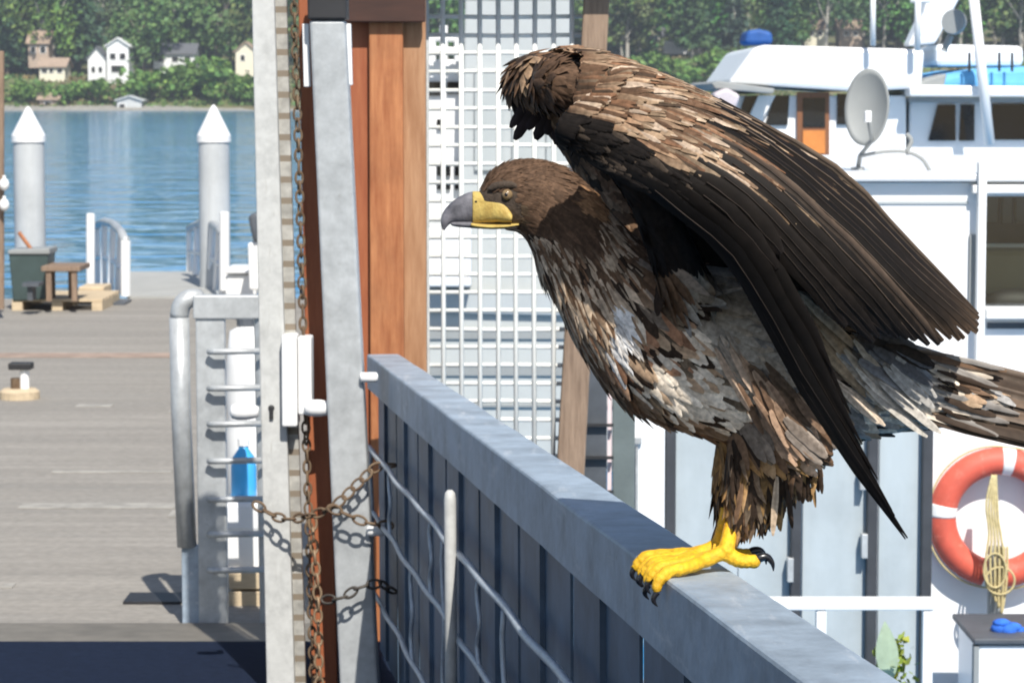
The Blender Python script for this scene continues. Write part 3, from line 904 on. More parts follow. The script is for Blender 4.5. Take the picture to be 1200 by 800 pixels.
mb.ball((c.x, c.y, c.z + .006), .010, sc=(1, .4, 1)); mb.box((c.x - .006, c.y - .004, c.z - .03), (c.x + .006, c.y + .004, c.z + .005)); mb.build('keyhole', M['black'], e)
for x0, x1, y in ((270, 303, 482), (357, 391, 478)):
    mb = MB(); q = [P(x0 + (x1-x0)*t, y, Yg - .05) for t in (0, .06, .25, .55, .85, 1)]
    mb.tube(q, [.012, .022, .027, .027, .022, .016], 14); mb.tube([P((x0+x1)/2 + (12 if x0 < 300 else -12), y, Yg - .05), P((x0+x1)/2 + (12 if x0 < 300 else -12), y, Yg + .01)], .012, 8)
    mb.build('knob', M['white_paint'], e, smooth=True)
mb = MB(); pbar(mb, (363, -25, 8.72), (381, 830, 8.72), 28, 30, .06)
tag(mb.build('rust_post', M['red_wood'], bevel=.004), 'red brown wooden post just behind the leaning steel post', 'post')
e = empty('steel_post', P(421, 830, 8.5), 'leaning galvanised square post with a dark cap left of the railing', 'post')
mb = MB(); pbar(mb, (383.5, 24, 8.5), (422, 830, 8.5), 42, 45, .11); mb.build('shaft', M['galv'], e, bevel=.008)
mb = MB(); pbar(mb, (382.5, -30, 8.49), (383.5, 23, 8.49), 46, 46, .13); mb.build('post_cap', M['black'], e, bevel=.006)
for (x, y0, y1) in ((358, 28, 102), (407, 28, 100)):
    mb = MB(); pbar(mb, (x, y0, 8.56), (x + 2, y1, 8.56), 8, 8, .03); mb.build('side_bracket', M['white_paint'], e, bevel=.003)
for (x, y) in ((432, 442), (440, 622)):
    mb = MB(); mb.tube([P(x - 10, y, 8.49), P(x - 8, y, 8.49), P(x + 9, y, 8.49), P(x + 11, y, 8.49)], [.012, .016, .016, .009], 12); mb.build('bolt_cap', M['white_paint'], e, smooth=True)

# three boards behind
e = empty('board_post', P(455, 700, 9.7), 'tall orange brown boards standing behind the end of the railing', 'post')
mb = MB(); pbar(mb, (419, -30, 9.74), (423, 760, 9.74), 30, 30, .08); mb.build('board', M['red_wood'], e, bevel=.004)['label'] = 'dark red brown left board'
mb = MB(); pbar(mb, (452, -30, 9.70), (455, 760, 9.70), 40, 40, .12); mb.build('board', M['orange_wood'], e, bevel=.005)['label'] = 'broad bright orange middle board'
mb = MB(); pbar(mb, (485, -30, 9.74), (487, 760, 9.74), 27, 28, .08); mb.build('board', mat('worn_orange_wood', (0.42, 0.235, 0.125), .7, 0, 0, 9, stretch=(5, 5, .5), c2=(0.27, 0.125, 0.055), bump=.25), e, bevel=.004)['label'] = 'narrow paler right board'
tag_o = None
mb = MB(); pbar(mb, (701, -30, 10.1), (665, 620, 10.1), 30, 33, .09)
tag(mb.build('wooden_post', M['grey_wood'], bevel=.006), 'slim leaning weathered wooden post right of the wire mesh', 'post')
# wire mesh panel
e = empty('wire_mesh_panel', P(590, 620, 10.2), 'white coated square wire mesh screen between the boards and the slim post', 'mesh screen')
mb = MB()
step = .0685
x0, x1 = P(498, 300, 10.2).x, P(684, 300, 10.2).x
zt, zb = P(600, -40, 10.2).z, P(600, 640, 10.2).z
x = x0
rng = random.Random(3)
while x <= x1:
    k = rng.uniform(-.004, .004)
    mb.tube([(x, 10.2, zb), (x + k, 10.2, (zb+zt)/2), (x, 10.2, zt)], .0092, 6); x += step
z = zb
while z <= zt:
    k = rng.uniform(-.004, .004)
    mb.tube([(x0, 10.212, z), ((x0+x1)/2, 10.212, z + k), (x1, 10.212, z)], .0092, 6); z += step
mb.build('wires', M['white_wire'], e, smooth=True)
mb = MB(); pbox(mb, 497, -30, 503, 560, 10.18, .03); mb.build('edge_strip', M['pale_metal'], e)

# ---- chains
def chain(pts, label, L=.048, r=.0044, m=M['rust'], name='chain'):
    q = [P(*p) for p in pts]
    s = spline(q, 200)
    ds = [0]
    for i in range(1, 200): ds.append(ds[-1] + (s[i]-s[i-1]).length)
    nl = max(2, int(ds[-1] / (L*.78)))
    mb = MB()
    for k in range(nl):
        d = (k + .5) / nl * ds[-1]
        i = min(range(200), key=lambda j: abs(ds[j]-d))
        t = (s[min(i+1, 199)] - s[max(i-1, 0)]).normalized()
        a = t.orthogonal().normalized()
        ang = (k % 2) * math.pi/2 + .5 + .25*math.sin(k*2.3)
        u = a*math.cos(ang) + t.cross(a)*math.sin(ang)
        loop = []
        for w in range(14):
            th = 2*math.pi*w/14
            loop.append(s[i] + t*(math.cos(th)*L*.5) + u*(math.sin(th)*L*.28))
        mb.tube(loop, r, 6, closed=True)
    return tag(mb.build(name, m, smooth=True), label, 'chain')
chain([(298, 590, 8.57), (330, 607, 8.53), (362, 604, 8.47), (392, 592, 8.44), (420, 566, 8.44), (440, 548, 8.45), (462, 545, 8.46)], 'rusty chain looped from the gate stile up to the railing mesh')
chain([(385, 594, 8.43), (405, 602, 8.43), (430, 612, 8.44), (460, 616, 8.46)], 'short rusty chain branching down past the leaning steel post')
chain([(378, 702, 8.45), (400, 700, 8.43), (422, 688, 8.43), (446, 684, 8.45), (462, 694, 8.5)], 'lower dark chain wrapped round the leaning steel post', m=mat('dark_iron', (.07, .06, .05), .6, .4, .3, 30))
chain([(344, -20, 8.63), (349, 150, 8.63), (353, 300, 8.63), (357, 450, 8.64), (362, 620, 8.62), (368, 830, 8.6)], 'long rusty chain hanging between the gate stile and the red brown post', L=.042, r=.0042)
chain([(366, 606, 8.55), (368, 640, 8.55), (372, 700, 8.55), (374, 800, 8.55), (375, 835, 8.55)], 'coppery chain hanging from the loop in front of the red brown post', m=mat('copper_rust', (.26, .18, .11), .6, .3, .3, 30), L=.045)

# ================================================================== railing the eagle stands on
F0 = P(762, 664, 4.0)
F1 = P(430, 415, 9.4)
D = (F1 - F0).normalized()
N = D.cross(Vector((0, 0, 1))).normalized()     # points right, away from the walkway
if N.x < 0: N = -N
UP = N.cross(D).normalized()
if UP.z < 0: UP = -UP
RW, RH = .112, .116
tFar = (F1 - F0).length
def RP(t, n, u):
    return F0 + D*t + N*n + UP*u
rail = empty('gangway_railing', RP(0, .05, -1.05), 'weathered galvanised gangway railing with a wide flat top and blue grey panels', 'railing')
# cap: a channel with slightly uneven rounded edges
rings = []
for k in range(60):
    t = -2.2 + (tFar + 2.2) * k / 59
    w1 = .0022 * noise.noise(Vector((t*2.1, 1, 0)))
    w2 = .0022 * noise.noise(Vector((t*2.3, 9, 0)))
    h = .0025 * noise.noise(Vector((t*1.7, 4, 0)))
    rr = .006
    prof = [(w1, -RH), (w1, -rr + h), (w1 + rr*.3, -rr*.3 + h), (w1 + rr, h), (RW - rr + w2, h), (RW - rr*.3 + w2, -rr*.3 + h), (RW + w2, -rr + h), (RW + w2, -RH)]
    rings.append([RP(t, a, b) for a, b in prof])
mb = MB(); mb.loft(rings)
capo = recalc(mb.build('top_rail', M['galv_rail'], rail))
ts = [-.5, .27, 1.0, 1.74, 2.45, 3.2, 3.98, 4.7, tFar - .02]
for i in range(len(ts) - 1):
    mb = MB()
    a, b_ = ts[i] + .02, ts[i+1] - .02
    mb.hexa([RP(a, .035, -1.02), RP(a, .041, -1.02), RP(a, .041, -RH + .02), RP(a, .035, -RH + .02)],
            [RP(b_, .035, -1.02), RP(b_, .041, -1.02), RP(b_, .041, -RH + .02), RP(b_, .035, -RH + .02)])
    # pressed rib along the panel
    m_ = (a + b_) / 2
    mb.hexa([RP(m_ - .02, .024, -1.0), RP(m_ - .02, .0349, -1.0), RP(m_ - .02, .0349, -RH + .0), RP(m_ - .02, .024, -RH + .0)],
            [RP(m_ + .02, .024, -1.0), RP(m_ + .02, .0349, -1.0), RP(m_ + .02, .0349, -RH + .0), RP(m_ + .02, .024, -RH + .0)])
    recalc(mb.build('infill_panel', M['galv_dark'], rail))
for t in ts[:-1]:
    mb = MB()
    mb.hexa([RP(t - .012, .045, -1.04), RP(t - .012, .085, -1.04), RP(t - .012, .085, -RH + .01), RP(t - .012, .045, -RH + .01)],
            [RP(t + .012, .045, -1.04), RP(t + .012, .085, -1.04), RP(t + .012, .085, -RH + .01), RP(t + .012, .045, -RH + .01)])
    recalc(mb.build('baluster', M['black'], rail))
def wavy(u0, amp, rad, ph, t0=-.6, t1=None):
    t1 = t1 or tFar - .05
    n = 90
    pts = []
    for k in range(n):
        t = t0 + (t1 - t0) * k / (n - 1)
        pts.append(RP(t, -.016 - rad + .003*math.sin(t*9 + ph), u0 + amp*math.sin(t*4.3 + ph) + amp*.6*noise.noise(Vector((t*2.5, ph, 0)))))
    mb = MB(); mb.tube(pts, rad, 8)
    return mb.build('mesh_wire', M['wire_grey'], rail, smooth=True)
wavy(-.29, .003, .0090, 0.3)
wavy(-.49, .0035, .0080, 1.7)
wavy(-.75, .0035, .0080, 2.9)
for t, top, bot, rad in ((3.05, -.30, -.50, .006), (4.3, -.29, -.50, .006), (3.6, -.49, -.76, .006), (1.55, -.3, -.76, .006), (5.0, -.29, -.76, .006), (.75, -.30, -.76, .006), (2.0, -.30, -.50, .005), (2.75, -.30, -.76, .005)):
    pts = [RP(t + .03*math.sin(k*1.3), -.022, top + (bot - top)*k/8) for k in range(9)]
    mb = MB(); mb.tube(pts, rad, 8); mb.build('mesh_wire', M['wire_grey'], rail, smooth=True)
mb = MB()
pts = [RP(2.36, -.045, z) for z in (-1.04, -.16, -.145, -.138)]
mb.tube(pts, [.0145, .0145, .012, .006], 14); mb.build('mesh_stake', M['pale_metal'], rail, smooth=True)
for t in (-.45, 2.36, tFar - .1):
    mb = MB()
    mb.hexa([RP(t, .045, -1.14), RP(t, .095, -1.14), RP(t, .095, -RH - .002), RP(t, .045, -RH - .002)],
            [RP(t + .05, .045, -1.14), RP(t + .05, .095, -1.14), RP(t + .05, .095, -RH - .002), RP(t + .05, .045, -RH - .002)])
    recalc(mb.build('railing_post', M['galv_dark'], rail))

# ================================================================== things right of the gate
# dark fence piece and white board
e = empty('dark_fence', P(712, 640, 10.6), 'dark grey board fence just right of the slim post', 'fence')
mb = MB(); pbox(mb, 674, 430, 711, 660, 10.6, .04); mb.build('board', M['dark_grey'], e, bevel=.003)
mb = MB(); pbox(mb, 718, 430, 744, 660, 10.6, .04); mb.build('board', mat('greenish_grey_paint', (.13, .16, .16), .65, 0, .2, 5, stain=.3), e, bevel=.003)
for y in (497, 535, 575):
    mb = MB(); pbox(mb, 674, y, 719, y + 3, 10.57, .026); mb.build('cross_wire', M['black'], e)
mb = MB(); pbox(mb, 712, 420, 717, 660, 10.62, .03)
tag(mb.build('marker_stake', mat('pinkish_white_paint', (.75, .62, .64), .5, 0, .1, 4)), 'thin pinkish white stake between the two dark fence boards', 'stake')
e = empty('white_cabinet', P(760, 680, 10.72), 'white cabinet standing between the dark fence and the grey panels', 'cabinet')
mb = MB(); pbox(mb, 742, 440, 779, 690, 10.72, .3); mb.build('cabinet_body', M['gelcoat'], e, bevel=.005)
mb = MB(); pbox(mb, 743, 513, 752, 520, 10.70, .018); pbox(mb, 745, 524, 748, 600, 10.705, .013); mb.build('latch', M['galv'], e)

e = empty('panel_fence', P(930, 840, 10.8), 'row of pale blue grey sheet panels with dark posts behind the eagle', 'fence')
for (xa, xb, j) in ((791, 864, 0), (865, 926, 0), (940, 1015, .0), (1029, 1081, 0)):
    mb = MB(); pbox(mb, xa, 468, xb, 850, 10.83 + j, .03)
    mb.build('panel', M['panel_blue'], e, bevel=.004)
for x in (785.5, 933, 1022, 1086):
    mb = MB(); pbox(mb, x - 6, 462, x + 6, 850, 10.78, .07); mb.build('fence_post', mat('dark_post_paint', (.045, .048, .055), .5, .1, .25, 8), e, bevel=.004)
for x, y in ((927, 668), (1014, 640), (1012, 560)):
    mb = MB(); pbox(mb, x - 4, y - 14, x + 3, y + 14, 10.765, .05); mb.build('hinge', M['galv'], e, bevel=.002)

e = empty('white_handrail', P(1000, 830, 9.9), 'low white handrail in front of the grey panels', 'handrail')
mb = MB(); pbox(mb, 880, 701, 1096, 715, 9.9, .05); mb.build('top_rail', M['white_paint'], e, bevel=.006)
for x in (962, 1087):
    mb = MB(); pbox(mb, x - 6, 716, x + 6, 850, 9.905, .04); mb.build('post', M['white_paint'], e, bevel=.004)
# plant
rng = random.Random(12)
e = empty('potted_plant', P(1050, 850, 10.3), 'small yellow green plant with one broad pale leaf under the white handrail', 'plant')
mb = MB()
base = P(1050, 830, 10.3)
for k in range(90):
    a = rng.uniform(0, 6.28); r = abs(rng.gauss(0, .06)); h = rng.uniform(.1, .32) * (1 - r*3)
    c = base + Vector((math.cos(a)*r, math.sin(a)*r*.6, h))
    leaf_quads(mb, [c], .02, rng, [green(rng, (.22, .27, .04))])
mb.build('foliage', M['leaf'], e)
mb = MB()
c = P(1042, 800, 10.25)
pts = []
for k in range(8):
    t = k/7; w = .045*math.sin(math.pi*min(1, t*.9 + .08))
    o = c + Vector((-.02*t, 0, .24*t))
    pts.append((o - Vector((w, .01, 0)), o + Vector((0, -.012, 0)), o + Vector((w, .01, 0))))
vs = [p for q in pts for p in q]
fs = []
for k in range(7):
    b = k*3; fs += [(b, b+1, b+4, b+3), (b+1, b+2, b+5, b+4)]
mb.add(vs, fs); mb.build('broad_leaf', mat('pale_leaf', (.30, .38, .27), .6, 0, .15, 20), e, smooth=True)
mb = MB(); mb.tube([base + Vector((0, 0, z)) for z in (-.1, .02, .03)], [.07, .09, .1], 16); mb.build('pot', M['rust'], e)

# near white houseboat with the lifebuoy on its side
Yh = 11.8
hb = empty('houseboat', (P(1250, 800, Yh).x, Yh, 0), 'white houseboat wall carrying the lifebuoy and a dark saloon window', 'boat')
mb = MB()
xL, xR = P(955, 400, Yh).x, 5.2
zTop = P(1000, 214, Yh).z
wx0, wx1 = P(1155, 300, Yh).x, P(1290, 300, Yh).x
wz0, wz1 = P(1170, 360, Yh).z, P(1170, 230, Yh).z
mb.box((xL, Yh, -.3), (wx0, Yh + .08, zTop))
mb.box((wx0, Yh, -.3), (xR, Yh + .08, wz0))
mb.box((wx0, Yh, wz1), (xR, Yh + .08, zTop))
mb.box((wx1, Yh, wz0), (xR, Yh + .08, wz1))
mb.box((xL, Yh + .081, -.3), (xL + .08, Yh + 3.5, zTop))
mb.box((xL, Yh + 3.5, -.3), (xR, Yh + 3.58, zTop))
mb.build('cabin_wall', M['gelcoat'], hb)
mb = MB(); pbox(mb, 948, 203, 1700, 213, Yh - .06, 3.8); mb.build('roof_edge', M['gelcoat'], hb, bevel=.012)
mb = MB(); pbox(mb, 962, 236, 1135, 239, Yh - .008, .006); mb.build('rub_strip', M['offwhite'], hb)
mb = MB(); pbox(mb, 1136, 275, 1143, 362, Yh - .02, .018); mb.build('drain_channel', M['dish_grey'], hb)
mb = MB(); pbox(mb, 1145, 190, 1155, 480, Yh - .09, .05); mb.build('corner_post', M['white_paint'], hb, bevel=.005)
mb = MB(); pbox(mb, 1140, 217, 1420, 227, Yh - .07, .06); pbox(mb, 1156, 362, 1420, 374, Yh - .07, .06); mb.build('white_rail', M['white_paint'], hb, bevel=.006)
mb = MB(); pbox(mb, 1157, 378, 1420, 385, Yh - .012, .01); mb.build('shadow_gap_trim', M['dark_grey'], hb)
mb = MB(); mb.box((wx0, Yh + .09, wz0), (wx1, Yh + .1, wz1)); 
gm = bpy.data.materials.new('saloon_glass'); gm.use_nodes = True
gn = gm.node_tree.nodes; gn.clear()
ga = gn.new('ShaderNodeBsdfTransparent'); ga.inputs[0].default_value = (.86, .88, .86, 1)
gg = gn.new('ShaderNodeBsdfGlossy'); gg.inputs['Roughness'].default_value = .03
gx = gn.new('ShaderNodeMixShader'); gx.inputs[0].default_value = .06
go_ = gn.new('ShaderNodeOutputMaterial')
gm.node_tree.links.new(ga.outputs[0], gx.inputs[1]); gm.node_tree.links.new(gg.outputs[0], gx.inputs[2]); gm.node_tree.links.new(gx.outputs[0], go_.inputs[0])
mb.build('saloon_window', gm, hb)
mb = MB(); pbox(mb, 1150, 292, 1290, 345, Yh + .55, .2); mb.build('seat_back', M['tan_seat'], hb, bevel=.03)
mb = MB(); pbox(mb, 1150, 286, 1290, 290, Yh + .5, .05); mb.build('seat_piping', mat('pale_piping', (.6, .58, .5), .6, 0, .05, 4), hb)
mb = MB(); pbox(mb, 1150, 262, 1290, 284, Yh + .8, .1); mb.build('sill_board', M['dark_grey'], hb)
for x in (1163, 1180, 1196):
    mb = MB(); pbox(mb, x - 5, 232, x + 6, 262, Yh + .9, .05); mb.build('locker_front', M['dish_grey'], hb)
mb = MB(); c = P(1190, 357, Yh + .3); mb.ball(c, .10, sc=(1.6, .6, .75)); mb.ball(P(1160, 359, Yh + .3), .06, sc=(1.3, .6, .6)); mb.build('cushion', M['black'], hb, smooth=True)
mb = MB(); mb.box((wx0 - .3, Yh + 1.8, 0), (wx1 + .5, Yh + 1.85, 2.2)); mb.build('inner_bulkhead', M['dark_grey'], hb)

# lifebuoy
c = P(1171, 606, 11.725)
lb = empty('lifebuoy', c, 'faded red lifebuoy with white bands hanging on the white wall', 'lifebuoy')
mb = MB()
Rm, rt = .247, .060
def ring_pt(a, rr=Rm): return Vector((c.x + math.cos(a)*rr, c.y, c.z + math.sin(a)*rr))
mb.tube([ring_pt(2*math.pi*k/64) for k in range(64)], rt, 18, closed=True)
recalc(mb.build('ring', M['life_red'], lb, smooth=True))
for a0 in (1.45, 3.02, 4.55, 6.1):
    mb = MB(); mb.tube([ring_pt(a0 - .1 + .2*k/6) for k in range(7)], rt*1.03, 18)
    recalc(mb.build('white_band', M['white_paint'], lb, smooth=True))
mb = MB()
gl = []
for k in range(97):
    a = 2*math.pi*k/96
    sag = abs(math.sin(2*(a - 1.45)))
    gl.append(ring_pt(a, Rm + rt*1.02 + .012*sag) + Vector((0, -.012, 0)))
mb.tube(gl, .0042, 6); mb.build('grab_line', M['rope'], lb, smooth=True)
def cord(pts, r, label, name='rope', m=None, cat='rope'):
    mb = MB(); mb.tube(spline([P(*p) for p in pts], 60), r, 7)
    return tag(mb.build(name, m or M['rope'], smooth=True), label, cat)
rp = empty('rope_coil', P(1165, 560, 11.55), 'yellowed rope coil hanging inside the lifebuoy', 'rope')
for k in range(5):
    x = 1158 + k*3.4
    mb = MB(); mb.tube(spline([P(1163 + k, 556, 11.56), P(x - 2, 590 + 4*k, 11.54), P(x + 1, 625, 11.53), P(x - 3 + k*2, 660, 11.52), P(x + 2, 690 + k*7, 11.53), P(x + 8, 680, 11.54), P(x + 9, 640, 11.54)], 50), .0055, 7)
    mb.build('strand', M['rope'], rp, smooth=True)
mb = MB()
mb.tube([P(1172 + 17*math.cos(2*math.pi*k/24), 680 + 16*math.sin(2*math.pi*k/24), 11.52) for k in range(24)], .005, 7, closed=True)
mb.tube([P(1166 + 13*math.cos(2*math.pi*k/24), 668 + 20*math.sin(2*math.pi*k/24), 11.51) for k in range(24)], .005, 7, closed=True)
mb.build('loop', M['rope'], rp, smooth=True)
mb = MB(); pbox(mb, 1159, 640, 1176, 735, 11.62, .05)
tag(mb.build('hose_bracket', M['dish_grey'], bevel=.01), 'grey bracket on the wall below the lifebuoy rope', 'bracket')
e = empty('white_locker', P(1200, 840, 11.0), 'white deck locker with a dark lid edge at the lower right', 'locker')
mb = MB(); pbox(mb, 1146, 756, 1330, 850, 11.0, .5); mb.build('locker_body', M['gelcoat'], e, bevel=.01)
mb = MB(); pbox(mb, 1141, 748, 1330, 755, 10.98, .55); mb.build('lid', M['dark_grey'], e, bevel=.006)
mb = MB(); pbox(mb, 1141, 757, 1147, 850, 10.99, .05); mb.build('corner_trim', M['dish_grey'], e)
mb = MB(); q = P(1183, 747, 11.15)
rng = random.Random(8)
for k in range(9):
    mb.ball((q.x + rng.uniform(-.045, .045), q.y + rng.uniform(-.03, .03), q.z + .026 + rng.uniform(0, .04)), .030, 8, 6, sc=(1.3, 1, rng.uniform(.5, 1)))
tag(mb.build('blue_cloth', mat('blue_cloth', (.025, .14, .62), .85, 0, .3, 20, bump=.6), smooth=True), 'crumpled bright blue cloth on the white locker', 'cloth')

# satellite dish on the houseboat roof
dz = empty('satellite_dish', P(1010, 202, 12.2), 'grey oval satellite dish on the houseboat roof', 'dish')
mb = MB()
cD = P(1020, 127, 12.2)
ax = Vector((-.55, -.83, .12)).normalized()
u = ax.cross(Vector((0, 0, 1))).normalized(); w = u.cross(ax).normalized()
rings = []
for k in range(8):
    f = k/7
    rings.append([cD + (u*math.cos(2*math.pi*q/36)*.108 + w*math.sin(2*math.pi*q/36)*.172)*max(f, .02) + ax*(.04*f*f) for q in range(36)])
for k in range(7, -1, -1):
    f = k/7
    rings.append([cD + (u*math.cos(2*math.pi*q/36)*.108 + w*math.sin(2*math.pi*q/36)*.172)*max(f, .02)*1.0 + ax*(.04*f*f - .008) for q in range(36)])
mb.loft(rings); recalc(mb.build('reflector', M['dish_grey'], dz, smooth=True))
mb = MB(); mb.tube([P(1005, 200, 12.25), P(1008, 182, 12.22), P(1022, 165, 12.15), P(1018, 140, 12.0)], .010, 8); mb.build('feed_arm', M['dish_grey'], dz, smooth=True)
mb = MB(); q = P(1017, 138, 11.98); mb.box((q.x - .014, q.y - .02, q.z - .02), (q.x + .014, q.y + .02, q.z + .03)); mb.build('receiver', M['white_paint'], dz, bevel=.004)
mb = MB(); mb.tube(spline([P(1008, 183, 12.2), P(1035, 178, 12.2), P(1062, 178, 12.2), P(1080, 186, 12.2), P(1090, 201, 12.2)], 20), .008, 8)
mb.tube(spline([P(1062, 178, 12.2), P(1068, 165, 12.2), P(1062, 157, 12.2)], 10), .010, 8); mb.build('mount_tube', M['dish_grey'], dz, smooth=True)
mb = MB(); mb.tube([P(1005, 203, 12.25), P(1005, 196, 12.25)], .03, 12); mb.build('foot', M['dish_grey'], dz)

# ================================================================== big white yacht behind
Yy = 24.0
yt = empty('motor_yacht', (P(1050, 300, Yy).x, Yy, 0), 'big white motor yacht with a varnished wheelhouse door and flybridge', 'yacht')
def yp(name, pts, Y, dep, m, bev=.02, parent=yt):
    mb = MB(); ngon(mb, pts, Y, dep); return recalc(mb.build(name, m, parent, bevel=bev))
# lower wheelhouse wall, with real side depth
yp('wheelhouse', [(858, 112), (1062, 112), (1062, 420), (830, 420)], Yy, 2.6, M['gelcoat'])
yp('aft_cabin', [(1066, 116), (1700, 116), (1700, 420), (1062, 420)], Yy + .1, 2.6, M['gelcoat'])
yp('hull', [(780, 300), (1760, 300), (1740, 480), (850, 480)], Yy - .5, 3.6, M['gelcoat'], .05)
yp('flybridge_coaming', [(853, 98), (883, 56), (896, 53), (1084, 58), (1080, 104), (1000, 107)], Yy - .25, 3.0, M['gelcoat'], .04)
yp('brow', [(834, 98), (842, 95), (908, 104), (906, 110), (838, 104)], Yy - .5, 3.2, M['dish_grey'], .01)
yp('cabin_roof', [(1066, 104), (1072, 100), (1700, 106), (1700, 116), (1066, 113)], Yy - .3, 3.2, M['gelcoat'], .02)
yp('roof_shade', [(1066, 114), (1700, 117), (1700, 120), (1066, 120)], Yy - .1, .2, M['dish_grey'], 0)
def win(pts, Y, frame=None):
    o = yp('window', pts, Y - .03, .025, M['dark_glass'], 0)
    return o
win([(873, 113), (900, 112), (884, 146), (862, 146)], Yy)
win([(908, 112), (925, 112), (923, 147), (896, 147)], Yy)
win([(981, 110), (997, 110), (997, 146), (981, 146)], Yy)
win([(1099, 123), (1120, 123), (1120, 165), (1088, 165)], Yy + .1)
win([(1126, 123), (1142, 123), (1142, 165), (1124, 165)], Yy + .1)
win([(1163, 122), (1260, 122), (1260, 164), (1160, 164)], Yy + .1)
dr = yp('door', [(934, 108), (972, 108), (972, 250), (934, 250)], Yy - .05, .045, M['door_wood'], .005)
for (pts, m) in (([(941, 115), (967, 115), (967, 149), (941, 149)], M['dark_glass']), ([(941, 153), (967, 153), (967, 180), (941, 180)], mat('bright_door_panel', (.55, .20, .05), .4, 0, .2, 4))):
    o = yp('door_pane' if m is M['dark_glass'] else 'door_panel', pts, Yy - .06, .009, m, 0, dr)
yp('window_post', [(889, 112), (909, 112), (884, 158), (868, 158)], Yy - .08, .05, M['white_paint'], .005)
yp('tarp_cover', [(1075, 103), (1105, 88), (1150, 80), (1260, 76), (1260, 105)], Yy - .2, 2.6, M['blue_tarp'], .05)
yp('tarp_flap', [(1070, 104), (1084, 93), (1110, 86), (1106, 104)], Yy - .23, .5, M['dish_grey'], .02)
yp('radar_arch', [(1064, 54), (1082, 15), (1094, -30), (1140, -30), (1124, 0), (1096, 52)], Yy + .3, .35, M['gelcoat'], .03)
yp('flybridge_seat', [(1096, 52), (1200, 54), (1200, 78), (1096, 78)], Yy + .4, 1.0, M['gelcoat'], .05)
mb = MB()
cR = P(1118, 26, Yy - .1)
mb.tube([cR + Vector((-.02, -.05, 0)), cR + Vector((0, 0, 0)), cR + Vector((.02, .06, 0))], [.10, .112, .05], 24); mb.build('radar_dish', M['dish_grey'], yt)
mb = MB(); mb.tube([P(1114, 42, Yy), P(1106, 60, Yy)], .03, 8); mb.build('radar_stalk', M['dish_grey'], yt)
for (xa, ya, xb, yb, r) in ((1023, -30, 1023, 54, .024), (1076, -30, 1075, 60, .028), (1138, -30, 1160, 170, .045), (1067, 1, 1090, 1, .02)):
    mb = MB(); mb.tube([P(xb, yb, Yy - .4), P(xa, ya, Yy - .4)], r, 10); mb.build('mast' if r > .04 else 'antenna', M['white_paint'], yt, smooth=True)
for x in (1136, 1171, 1186):
    mb = MB(); mb.tube([P(x, 84, Yy - .35), P(x, 62, Yy - .35)], .012, 6); mb.build('stanchion', M['black'], yt)
mb = MB(); ngon(mb, [(835, 110), (852, 103), (868, 112), (862, 128), (842, 130)], Yy - .7, .4)
tag(recalc(mb.build('folded_cover', mat('pale_cover_cloth', (.55, .5, .53), .8, 0, .2, 5), bevel=.03)), 'folded pale cover lying at the front corner of the yacht wheelhouse', 'cover')
# dark blue canvas boat further off
mb = MB()
q = [(873, 48), (876, 36), (890, 34), (905, 38), (906, 52), (874, 52)]
ngon(mb, q, 60.0, 1.5)
tag(recalc(mb.build('canvas_cover', M['blue_dark'], bevel=.1)), 'dark blue canvas top showing just above the yacht roof', 'canvas')

# ================================================================== pale boat behind the wire mesh
Yb = 19.0
bb = empty('moored_boat', (P(590, 500, Yb).x, Yb, 0), 'pale moored boat seen stern-on through the wire mesh', 'boat')
def bp_(name, pts, Y, dep, m, bev=.015):
    mb = MB(); ngon(mb, pts, Y, dep); return recalc(mb.build(name, m, bb, bevel=bev))
bp_('deckhouse', [(546, -60), (668, -60), (672, 262), (540, 262)], Yb + .5, 4, M['offwhite'])
bp_('transom', [(474, 262), (735, 262), (735, 620), (474, 620)], Yb, 5, mat('cream_white_hull', (.45, .47, .46), .45, 0, .05, 2, stain=.1))
bp_('stern_locker', [(500, 268), (552, 268), (552, 336), (500, 336)], Yb - .3, .29, M['gelcoat'])
bp_('deck_coaming', [(474, 338), (735, 346), (735, 372), (474, 366)], Yb - .05, .045, M['offwhite'])
for (y0, y1) in ((385, 397), (429, 440), (474, 477), (535, 546)):
    bp_('vent_slot', [(474, y0), (735, y0), (735, y1), (474, y1)], Yb - .02, .018, M['dish_grey'], 0)
bp_('side_cabin', [(474, 70), (545, 70), (545, 261), (474, 261)], Yb + .8, 3, M['gelcoat'])
for (x0, y0, x1, y1) in ((512, 190, 528, 206), (533, 190, 547, 206), (512, 212, 528, 222), (533, 212, 547, 222), (500, 96, 520, 112), (524, 96, 540, 110), (512, 140, 522, 152)):
    bp_('window', [(x0, y0), (x1, y0), (x1, y1), (x0, y1)], Yb + .77, .025, M['dark_glass'], 0)
for (x, y0, y1) in ((506, 40, 72), (520, 30, 72), (537, 42, 72), (512, 262, 330), (546, 268, 335)):
    mb = MB(); mb.tube([P(x, y1, Yb + .6), P(x, y0, Yb + .6)], .03, 8); mb.build('stanchion', M['white_paint'], bb)
mb = MB(); mb.tube([P(490, 44, Yb + .6), P(545, 46, Yb + .6)], .025, 8); mb.tube([P(490, 58, Yb + .6), P(545, 60, Yb + .6)], .025, 8); mb.build('guard_rail', M['white_paint'], bb)
for (x0, y0, x1, y1) in ((556, 80, 590, 200), (600, 80, 630, 200), (640, 80, 662, 200)):
    bp_('panel', [(x0, y0), (x1, y0), (x1, y1), (x0, y1)], Yb + .47, .025, mat('pale_grey_panel', (.37, .40, .405), .5, 0, .05, 3), .005)

